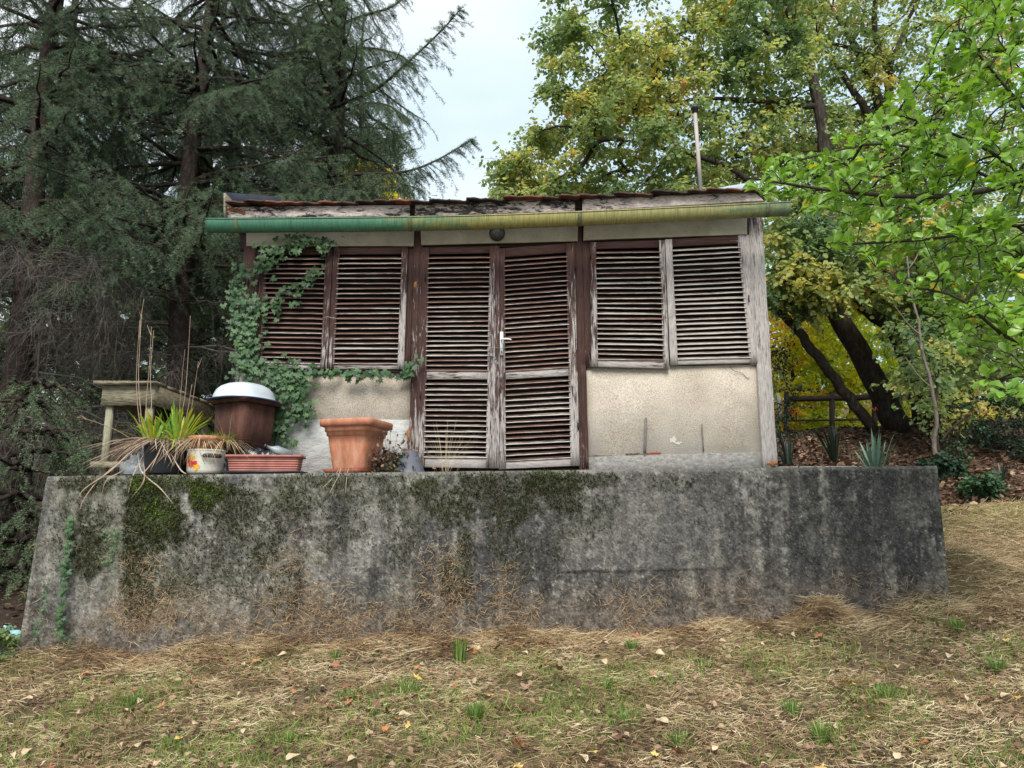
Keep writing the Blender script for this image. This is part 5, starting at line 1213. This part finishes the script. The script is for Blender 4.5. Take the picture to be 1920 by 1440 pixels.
spruce('spruce_tree', 'dense spruce whose long boughs reach over the roof into the sky', -3.35, 13.0, 16, .2, 3.6, 3.3, .32, 7, 14, .031, step=.052, sec=(.3, .9), top_cut=10.5,
       extra=[pl_([(600, 210, 12.6), (700, 170, 12), (770, 112, 11.6), (830, 55, 11.3), (866, 14, 11.1)], 14), pl_([(600, 330, 12.4), (690, 326, 11.8), (760, 322, 11.3), (820, 300, 11), (884, 262, 10.8)], 14), pl_([(600, 60, 12.6), (680, 30, 12.2), (740, 10, 12), (775, -30, 11.9)]), pl_([(600, 240, 12.6), (660, 200, 12), (720, 195, 11.6), (770, 225, 11.3)]),
              pl_([(600, 300, 12.6), (560, 330, 11.2), (600, 350, 10), (680, 360, 9.2)]), pl_([(600, 100, 12.6), (680, 90, 12), (740, 100, 11.7), (775, 120, 11.5)]), pl_([(580, 340, 12.6), (520, 352, 11), (480, 360, 10), (560, 366, 9)])],
       az_ok=lambda az, z: not (-.75 < ((az + math.pi) % (2 * math.pi) - math.pi) < .75))
spruce('spruce_tree', 'spruce at the picture edge with its dark lower trunk beside the wall', -6.95, 10.2, 14, .2, 3.6, 3.0, .32, 6, 14, .030, step=.052, sec=(.3, .8), top_cut=9.0,
       dead=[(rd.uniform(1.2, 4.8), rd.uniform(-1.9, .6), rd.uniform(1.2, 2.6), 26) for _ in range(16)])
spruce('young_spruce', 'young green spruce low beside the old table', -5.35, 8.2, 2.7, .04, .25, 1.1, .26, 5, 13, .022, group='small spruces', tlo=.4, thi=1)
spruce('young_spruce', 'second young green spruce closer to the picture edge', -6.1, 7.7, 2.2, .04, .2, 1.1, .26, 5, 12, .022, group='small spruces', tlo=.4, thi=1)
for k, (x, y) in enumerate([(-9.5, 14.5), (-7.2, 16.5), (-4.6, 17.5), (-4.4, 20), (-11.5, 12)]):
    spruce('spruce_tree', ['dark spruce deep in the wood, farthest to the side', 'dark spruce behind the dead grey twigs', 'dark spruce behind the scaly trunk', 'dark spruce hidden deep behind the shed', 'dark spruce just outside the wood edge', 'low dark spruce hugging the shed back'][k], x, y, [15, 16, 16, 15, 14, 5.2][k], .2, .6 if k != 5 else .4, 3.0 if k != 5 else 1.6, .5, 7, 8, .07, top_cut=11, tlo=.0, thi=.5, step=.10, sec=(.4, 1.0), twl=(.16, .3))

# ------------------------------------------------------------------ glossy shrub reaching in from the side
gs = thing('glossy_shrub', at(2150, 1150, 4.2), 'bright glossy leaved shrub reaching in over the lawn', 'shrub')
trunk_pts = [pl_([(2300, 900, 4.3), (2120, 600, 4.2), (2020, 430, 4.1), (1925, 347, 3.9), (1844, 358, 3.8), (1747, 369, 3.7), (1594, 361, 3.6), (1400, 333, 3.5)], 22),
             pl_([(2120, 600, 4.2), (2020, 520, 4.0), (1900, 420, 3.9), (1800, 440, 3.8), (1700, 452, 3.8), (1545, 460, 3.7)], 14), pl_([(2100, 560, 4.2), (2000, 300, 4.2), (1900, 180, 4.1), (1800, 60, 4)], 12), pl_([(2150, 700, 4.1), (2000, 640, 3.9), (1900, 640, 3.7), (1800, 560, 3.6), (1720, 540, 3.6)], 12), pl_([(2150, 720, 4), (2000, 700, 3.8), (1870, 712, 3.6)], 8),
             pl_([(2000, 420, 4.1), (1880, 300, 4), (1760, 240, 3.9), (1680, 215, 3.8)], 12), pl_([(1880, 345, 3.9), (1760, 290, 3.8), (1640, 270, 3.7), (1500, 300, 3.6)], 12)]
C = np.concatenate([poly_pts([(1395, 318), (1500, 280), (1650, 205), (1740, 110), (1790, -60), (2150, -60), (2150, 520), (1700, 480), (1640, 430), (1540, 395), (1410, 355)], 1000, 3.4, 4.7),
                    poly_pts([(1540, 430), (1700, 440), (2150, 480), (2150, 640), (1780, 620), (1700, 560)], 170, 3.4, 4.5), poly_pts([(1780, 560), (2150, 560), (2150, 760), (1860, 735), (1790, 640)], 110, 3.3, 4.4)])
mb = MB()
for P, r0 in zip(trunk_pts, [.034, .014, .016, .014, .012, .012, .010]): mb.add(*tube(P, np.linspace(r0, .005, len(P)), 7))
network(mb, np.concatenate(trunk_pts), C, .0016, .009, .1); mb.build('branches', M['twig'], gs)
lv = 8; n = len(C); N = n * lv
out = unit(np.repeat(unit(np.stack([rng.normal(-.5, .5, n), rng.normal(-.3, .4, n), rng.uniform(.1, .9, n)], -1)), lv, 0))
A_ = unit(np.cross(out, rvec(N))); d = unit(out * rng.uniform(.25, .9, (N, 1)) + A_ * .9); pos = np.repeat(C, lv, 0) - out * rng.uniform(0, .05, (N, 1)) + d * .006
nr = unit(out * .8 + rng.normal(0, .25, (N, 3)) + [0, 0, .3]); sz = np.repeat(rng.uniform(.65, 1.1, n), lv) * rng.uniform(.048, .080, N)
tt = np.clip(.15 + .65 * rng.random(N) * .6 + .35 * fbm(pos[:, 0] * 3 + 10, pos[:, 2] * 3, 5), 0, .9); tt = np.where(rng.random(N) < .012, 1.0, tt)
u_ = 960 + FPX * pos[:, 0] / (pos[:, 1] * cP + (pos[:, 2] - CZ) * sP)
vis = np.where(u_ < 1915, 1, 0) * sz / pos[:, 1]; order = np.argsort(-vis); big_, rest = order[:300], order[300:]
meshes = []
for k in range(10):
    m0 = MB(); w_ = OBOV[0].copy(); w_[:, 2] += rng.normal(0, .015, 11) - rng.uniform(-.15, .35) * w_[:, 0] ** 2 + rng.uniform(0, .5) * w_[:, 1] ** 2; w_[:, 1] *= .62; m0.add(w_, OBOV[1], .08 + .092 * k if k < 9 else 1.0); me = m0.data('leaf', smooth=True); me.materials.append(M['leaf_glossy']); meshes.append(me)
from mathutils import Matrix
for i_ in big_:
    x_ = Vector(d[i_]); z_ = Vector(nr[i_]); y_ = z_.cross(x_).normalized(); z_ = x_.cross(y_); o = bpy.data.objects.new('leaf', meshes[min(9, int(tt[i_] * 10))]); link(o, gs, WL[gs.name])
    o.matrix_local = Matrix.Translation(Vector(pos[i_] - WL[gs.name])) @ Matrix((x_, y_, z_)).transposed().to_4x4() @ Matrix.Scale(float(sz[i_]), 4)
mb = MB()
for k in range(8):
    w_ = OBOV[0].copy(); w_[:, 2] += rng.normal(0, .018, 11) - rng.uniform(-.15, .35) * w_[:, 0] ** 2 + rng.uniform(.0, .5) * w_[:, 1] ** 2; w_[:, 1] *= rng.uniform(.8, 1.15); rk = rest[k::8]
    V, Fs = scatter(w_, OBOV[1], pos[rk], d[rk], nr[rk], sz[rk], sz[rk] * .62); mb.add(V, Fs, np.repeat(tt[rk], 11))
o = mb.build('foliage', M['leaf_glossy'], gs, smooth=True); o['kind'] = 'stuff'

# ------------------------------------------------------------------ yuccas
def yucca(px, py, Y, L, n, lb, tint):
    c = at(px, py, Y); g = float(gz(c[0], c[1])); c[2] = g if abs(g - c[2]) < .25 else c[2]
    y_ = thing('yucca', c, lb, 'plant', None); a_ = rng.uniform(0, 2 * np.pi, n); s = rng.uniform(.02, .55, n); s[:5] = rng.uniform(.9, 1.6, 5)
    me = []
    for k in range(n):
        h = np.array([math.cos(a_[k]), math.sin(a_[k]), 0]); d = unit(h * s[k] + [0, 0, 1.])[None]; b_ = (h * s[k] * .2 - np.array([0, 0, 1.]) * s[k] * .35)[None]
        V, Fs, K = ribbons(c[None] + h * .02, d, np.cross(d, [[-h[1], h[0], 0]]), np.array([L * rng.uniform(.65, 1.05)]), np.array([.018]), b_, 5)
        mb = MB(); mb.add(V, Fs, rng.uniform(*tint)); mb.build('blade', M['yucca'], y_)
yucca(1640, 868, 6.35, .48, 46, 'upright blue green yucca standing on the terrace edge', (.4, 1))
yucca(1565, 862, 7.6, .46, 38, 'dark yucca in the shade between shed and terrace yucca', (0, .25))
yucca(1478, 862, 7.2, .4, 26, 'dark yucca tucked against the shed corner post', (0, .25))
yucca(1880, 905, 9.6, .3, 14, 'tiny yucca on the far bank by the evergreen shrub', (0, .4))
# path edging stone, far fence
c = at(1530, 868, 6.9); mb = MB(); V, Fs = boxm(c[0] - .35, c[0] + .4, c[1] - .05, c[1] + .06, TZ - .02, float(gz(c[0], c[1])) + .05); mb.add(V + rng.normal(0, .006, V.shape), Fs)
tag(mb.build('edging_stone', M['plinth'], origin=c), 'grey edging stone half buried in litter by the yuccas', 'stone')
fc = at(1560, 800, 17); fe = thing('wooden_fence', fc, 'dark wooden rail fence far behind under the golden bushes', 'fence')
for (a_, b_, c1_, d1_) in ((1470, 748, 1760, 744), (1470, 790, 1760, 784)):
    P = np.linspace(at(a_, b_, 17), at(c1_, d1_, 17), 8); mb = MB(); mb.add(*tube(P + rng.normal(0, .01, P.shape), (.07 if b_ < 760 else .025), 6)); mb.build('rail', M['dark_wood'], fe)
for px in (1475, 1560, 1640, 1740): mb = MB(); mb.add(*tube([at(px, 735, 17), at(px, 850, 17)], .06, 6)); mb.build('post', M['dark_wood'], fe)
mb = MB(); mb.add(*tube([at(1459, 742, 16), at(1463, 790, 16)], [.05, .06], 7)); tag(mb.build('pale_post', M['white_paint'], origin=at(1463, 790, 16)), 'pale weathered post seen just beside the shed corner', 'post')
c = at(1639, 767, 11.8); mb = MB(); mb.add(*tube(c + np.array([[-.04, 0, .02], [0, -.02, -.03], [.03, 0, .03], [.05, 0, -.02]]), .010, 6)); tag(mb.build('ribbon', M['red'], origin=c), 'small red ribbon tied low on a dark trunk', 'ribbon')
crumple('tarpaulin', np.array([*at(5, 1190, 5.9)[:2], float(gz(at(5, 1190, 5.9)[0], 5.9)) - .02]), (.22, .2, .22), M['blue_tarp'], 'pale blue crumpled sheet lying past the wall corner', 'tarpaulin', .3, 12)
bush('low_weeds', 'green weeds around the blue sheet by the wall corner', [(-40, 1170), (40, 1190), (40, 1240), (-40, 1240)], 16, 5.4, 6.0, .03, M['leaf_mix'], tn(.15, .5, 67), (5, 1240), .08)

# ------------------------------------------------------------------ lawn: cut hay, green grass, fallen leaves
def hay(name, label, X, Y, L, W, mat, tint, lift=.0, up=.12, zmax=.03, nseg=3, bend=.35):
    N = len(X); z = gz(X, Y) + heap(X, Y) * rng.uniform(-.1, .35, N) + rng.uniform(0, zmax, N) + lift
    an = rng.uniform(0, 2 * np.pi, N) ; an = np.where(rng.random(N) < .45, rng.normal(.25, .5, N) + np.pi * (rng.random(N) < .5), an)
    d = unit(np.stack([np.cos(an), np.sin(an), rng.normal(.0, up, N)], -1)); bd = rng.normal(0, bend, (N, 3)) * [1, 1, .35]
    V, Fs, K = ribbons(np.stack([X, Y, z], -1), d, rvec(N) * .6 + [0, -.3, 1.], L, W, bd, nseg); mb = MB(); mb.add(V, Fs, np.repeat(tint, K)); o = mb.build(name, mat)
    return tag(o, label, 'grass', kind='stuff')
N = 160000; Y = 2.9 + 2.72 * rng.random(N) ** .9; X = rng.uniform(-1, 1, N) * (.72 * Y + .35)
near = rng.random(N) < .22; Y = np.where(near, YW - np.abs(rng.normal(0, .15, N)), Y)
patch = fbm(X * 1.1 + 7, Y * 1.1, 5); fine_ = fbm(X * 5, Y * 5, 19, 3)
keep = rng.random(N) < .35 + .9 * sstep(.34, .6, fbm(X * 3.3 + 3, Y * 4.5, 91, 4)); X, Y, fine_, near = X[keep], Y[keep], fine_[keep], near[keep]; N = len(X)
tt = np.clip(rng.normal(.45, .22, N) + (fine_ - .5) * 1.4 + .04 * near, 0, 1)
hay('cut_grass', 'dry cut grass spread in heaps over the lawn', X, Y, rng.uniform(.025, .085, N) * (1 + .6 * near), rng.uniform(.0015, .0034, N), M['straw'], tt, zmax=.04, up=.25)
N = 62000; Y = 5.55 + 2.8 * rng.random(N) ** 1.15; X = XR + .33 * np.maximum(Y - 6.4, 0) + .03 + rng.random(N) ** .8 * 3.2; hp = .22 * np.exp(-(X - XR - .1) / .5) * np.exp(-((Y - 5.9) / .5) ** 2)
hay('cut_grass', 'dry cut grass on the slope beside the wall end', X, Y, rng.uniform(.05, .16, N), rng.uniform(.002, .004, N), M['straw'], np.clip(rng.normal(.56, .24, N), 0, 1), zmax=.06, lift=0, up=.25)
def green_grass(X, Y, Lr, name, label, tlo=0, thi=1, W=.0026):
    N = len(X); z = gz(X, Y); d = unit(np.stack([rng.normal(0, .45, N), rng.normal(0, .45, N), np.ones(N)], -1))
    V, Fs, K = ribbons(np.stack([X, Y, z], -1), d, rvec(N) + [0, 1.2, 0], rng.uniform(*Lr, N), rng.uniform(W * .7, W * 1.3, N), rng.normal(0, .3, (N, 3)) - [0, 0, .15], 3)
    mb = MB(); mb.add(V, Fs, np.repeat(rng.uniform(tlo, thi, N), K)); return tag(mb.build(name, M['grass']), label, 'grass', kind='stuff')
N = 85000; Y = rng.uniform(2.9, 5.55, N); X = rng.uniform(-1, 1, N) * (.72 * Y + .35); p = fbm(X * 1.6 + 7, Y * 2.2, 5, 4)
k = rng.random(N) < sstep(.46, .64, p) * .70 + .07 + .25 * (X < -1.0) * (Y < 4.6); green_grass(X[k], Y[k], (.025, .075), 'lawn_grass', 'short green grass growing through the dry clippings')
N = 16000; Y = rng.uniform(6.9, 8.4, N); X = XR + .3 * np.maximum(Y - 6.4, 0) + rng.random(N) * 3.4; k = rng.random(N) < sstep(7.1, 7.9, Y); green_grass(X[k], Y[k], (.03, .08), 'lawn_grass', 'bright green strip of grass below the litter bank', .2, .9, .004)
# litter on the banks
def litter(n, X, Y, name, label, size, tlo, thi, zo=.0):
    P = np.stack([X, Y, gz(X, Y) + rng.uniform(.0, .03, n) + zo], -1); sz = rng.uniform(*size, n)
    V, Fs = scatter(LEAF[0], LEAF[1], P, unit(rvec(n) * [1, 1, .35]), unit(rng.normal(0, .4, (n, 3)) + [0, 0, 1.]), sz, sz * .7); mb = MB(); mb.add(V, Fs, np.repeat(np.clip(rng.normal((tlo + thi) / 2, (thi - tlo) / 2.6, n), 0, 1), 7)); return tag(mb.build(name, M['litter']), label, 'leaf litter', kind='stuff')
n = 26000; Y = rng.uniform(6.5, 17, n); X = 2.35 + rng.random(n) * (Y * .56); k = ~((Y < 8.2 + .3 * np.sin(X * 5)) & (X > XR + .33 * np.maximum(Y - 6.4, 0) + .05)); litter(k.sum(), X[k], Y[k], 'leaf_litter', 'brown fallen leaf litter on the bank under the trees', (.04, .09), .1, .8)
n = 9000; X = rng.uniform(-9, -3.6, n); Y = rng.uniform(5.8, 15, n); litter(n, X, Y, 'leaf_litter', 'dark needle and leaf litter under the spruces', (.03, .07), -.1, .5)
n = 11000; Y = 2.9 + 2.65 * rng.random(n); X = rng.uniform(-1, 1, n) * (.72 * Y + .35); P = np.stack([X, Y, gz(X, Y) + rng.uniform(.015, .035, n)], -1)
sz = rng.uniform(.012, .045, n) ** 1; V, Fs = scatter(LEAF[0], LEAF[1], P, unit(rvec(n) * [1, 1, .3]), unit(rng.normal(0, .5, (n, 3)) + [0, 0, 1.]), sz, sz * .7); mb = MB(); mb.add(V, Fs, np.repeat(rng.uniform(.3, 1, n), 7)); tag(mb.build('leaf_fragments', M['litter']), 'small scraps of dry leaf among the clippings', 'leaf litter', kind='stuff')
# single fallen leaves
kinds = [('fallen_orange', 'orange fallen leaf lying on the dry cut lawn', 34, MAPLE), ('fallen_yellow', 'yellow fallen leaf lying on the dry cut lawn', 24, MAPLE), ('fallen_tan', 'pale tan fallen leaf curled on the dry cut lawn', 105, OBOV), ('fallen_brown', 'dark brown fallen leaf curled on the dry cut lawn', 62, MAPLE), ('fallen_rust', 'rust brown fallen leaf lying on the dry cut lawn', 56, MAPLE)]
for mk, lb, cnt, tm_ in kinds:
    ms = []
    for k in range(4):
        w_ = tm_[0].copy(); w_[:, 2] += (w_[:, 1] ** 2) * rng.uniform(.2, .9) + rng.normal(0, .03, len(w_)); m0 = MB(); m0.add(w_, tm_[1]); me = m0.data('fallen_leaf'); me.materials.append(M[mk]); ms.append(me)
    for k in range(cnt):
        y = 3.0 + 2.5 * rng.random(); x = rng.uniform(-1, 1) * (.70 * y + .1)
        if mk in ('fallen_orange', 'fallen_rust') and rng.random() < .45: x = rng.uniform(-1, .1) * .6 * y; y = rng.uniform(4.3, 5.45)
        o = bpy.data.objects.new('fallen_leaf', ms[k % 4]); link(o); s = rng.uniform(.045, .095) * (1.0 if tm_ is MAPLE else .8)
        o.location = (x, y, float(gz(x, y)) + .040 + rng.uniform(0, .012)); o.rotation_euler = (rng.normal(0, .35), rng.normal(0, .35), rng.uniform(0, 6.28)); o.scale = (s, s * (rng.uniform(.75, 1) if tm_ is MAPLE else .6), s)
        tag(o, lb, 'fallen leaf', lb.split(' leaf')[0] + ' leaves')
# grass tufts that stand out
for k, (px, py, hgt, n_, lb) in enumerate([(862, 1245, .20, 46, 'upright bright green grass tuft at the wall foot'), (893, 1352, .13, 90, 'wide green grass tuft in the middle of the lawn'), (1140, 1290, .09, 50, 'small fine green tuft below the wall'), (655, 1315, .09, 50, 'low pale green tuft on the clippings'), (765, 1300, .10, 40, 'thin green tuft beside orange leaves'), (1185, 1225, .12, 60, 'olive tuft of grass against a hay heap'),
        (1320, 1255, .08, 60, 'pale tuft below the hay heaps'), (1485, 1345, .12, 60, 'green tuft between pale fallen leaves'), (1540, 1395, .14, 60, 'tall narrow tuft near the picture foot'), (1655, 1310, .11, 60, 'leaning green tuft on the open lawn'), (1870, 1260, .12, 70, 'broad tuft on the slope by the wall end'), (1795, 1185, .12, 70, 'rough tuft at the wall end'),
        (1170, 1360, .11, 50, 'loose tuft among tan leaves'), (250, 1320, .09, 60, 'pale green tuft on the open grass'), (540, 1395, .09, 60, 'small tuft by the dry stalks'), (628, 1240, .12, 26, 'thin pale tuft close to the wall face'), (320, 1400, .08, 60, 'low mat of green grass near the picture foot'), (1275, 1400, .09, 60, 'short tuft among dark litter')]):
    p = at(px, py, 5); # intersect with the lawn
    for Yt in np.linspace(5.55, 2.9, 120):
        p = at(px, py, Yt)
        if p[2] >= gz(p[0], p[1]): break
    p[2] = float(gz(p[0], p[1]))
    mb = MB(); blades(mb, p, int(n_ * 1.5), hgt, .0042 if k else .007, .5 if k else .2, 1, (0, 1), .5, 4, .035 + .5 * (hgt < .12) * .09)
    tag(mb.build('grass_tuft', M['tuft'], origin=p), lb, 'grass tuft')
# dry weeds at the door and over the wall
for px, n_, L, lb in ((835, 26, .50, 'tall dry grass stems in front of the door leaf'), (640, 16, .30, 'thin dry weed hanging by the terracotta pot saucer')):
    c = base(px, 5.78); mb = MB(); blades(mb, c, n_, L, .0024, .55, 1, (.6, 1), .35, 6, .10)
    if px == 640:
        for pts in ([(640, 872, 5.75), (636, 890, 5.6), (628, 905, 5.56), (618, 925, 5.55)], [(655, 872, 5.75), (650, 895, 5.58), (648, 925, 5.56)], [(636, 880, 5.7), (620, 900, 5.57), (605, 915, 5.56)]): mb.add(*tube(smooth_path([at(*q_) for q_ in pts], 8), .0018, 4), tint=.9)
    tag(mb.build('dry_weed', M['straw'], origin=c), lb, 'weed')
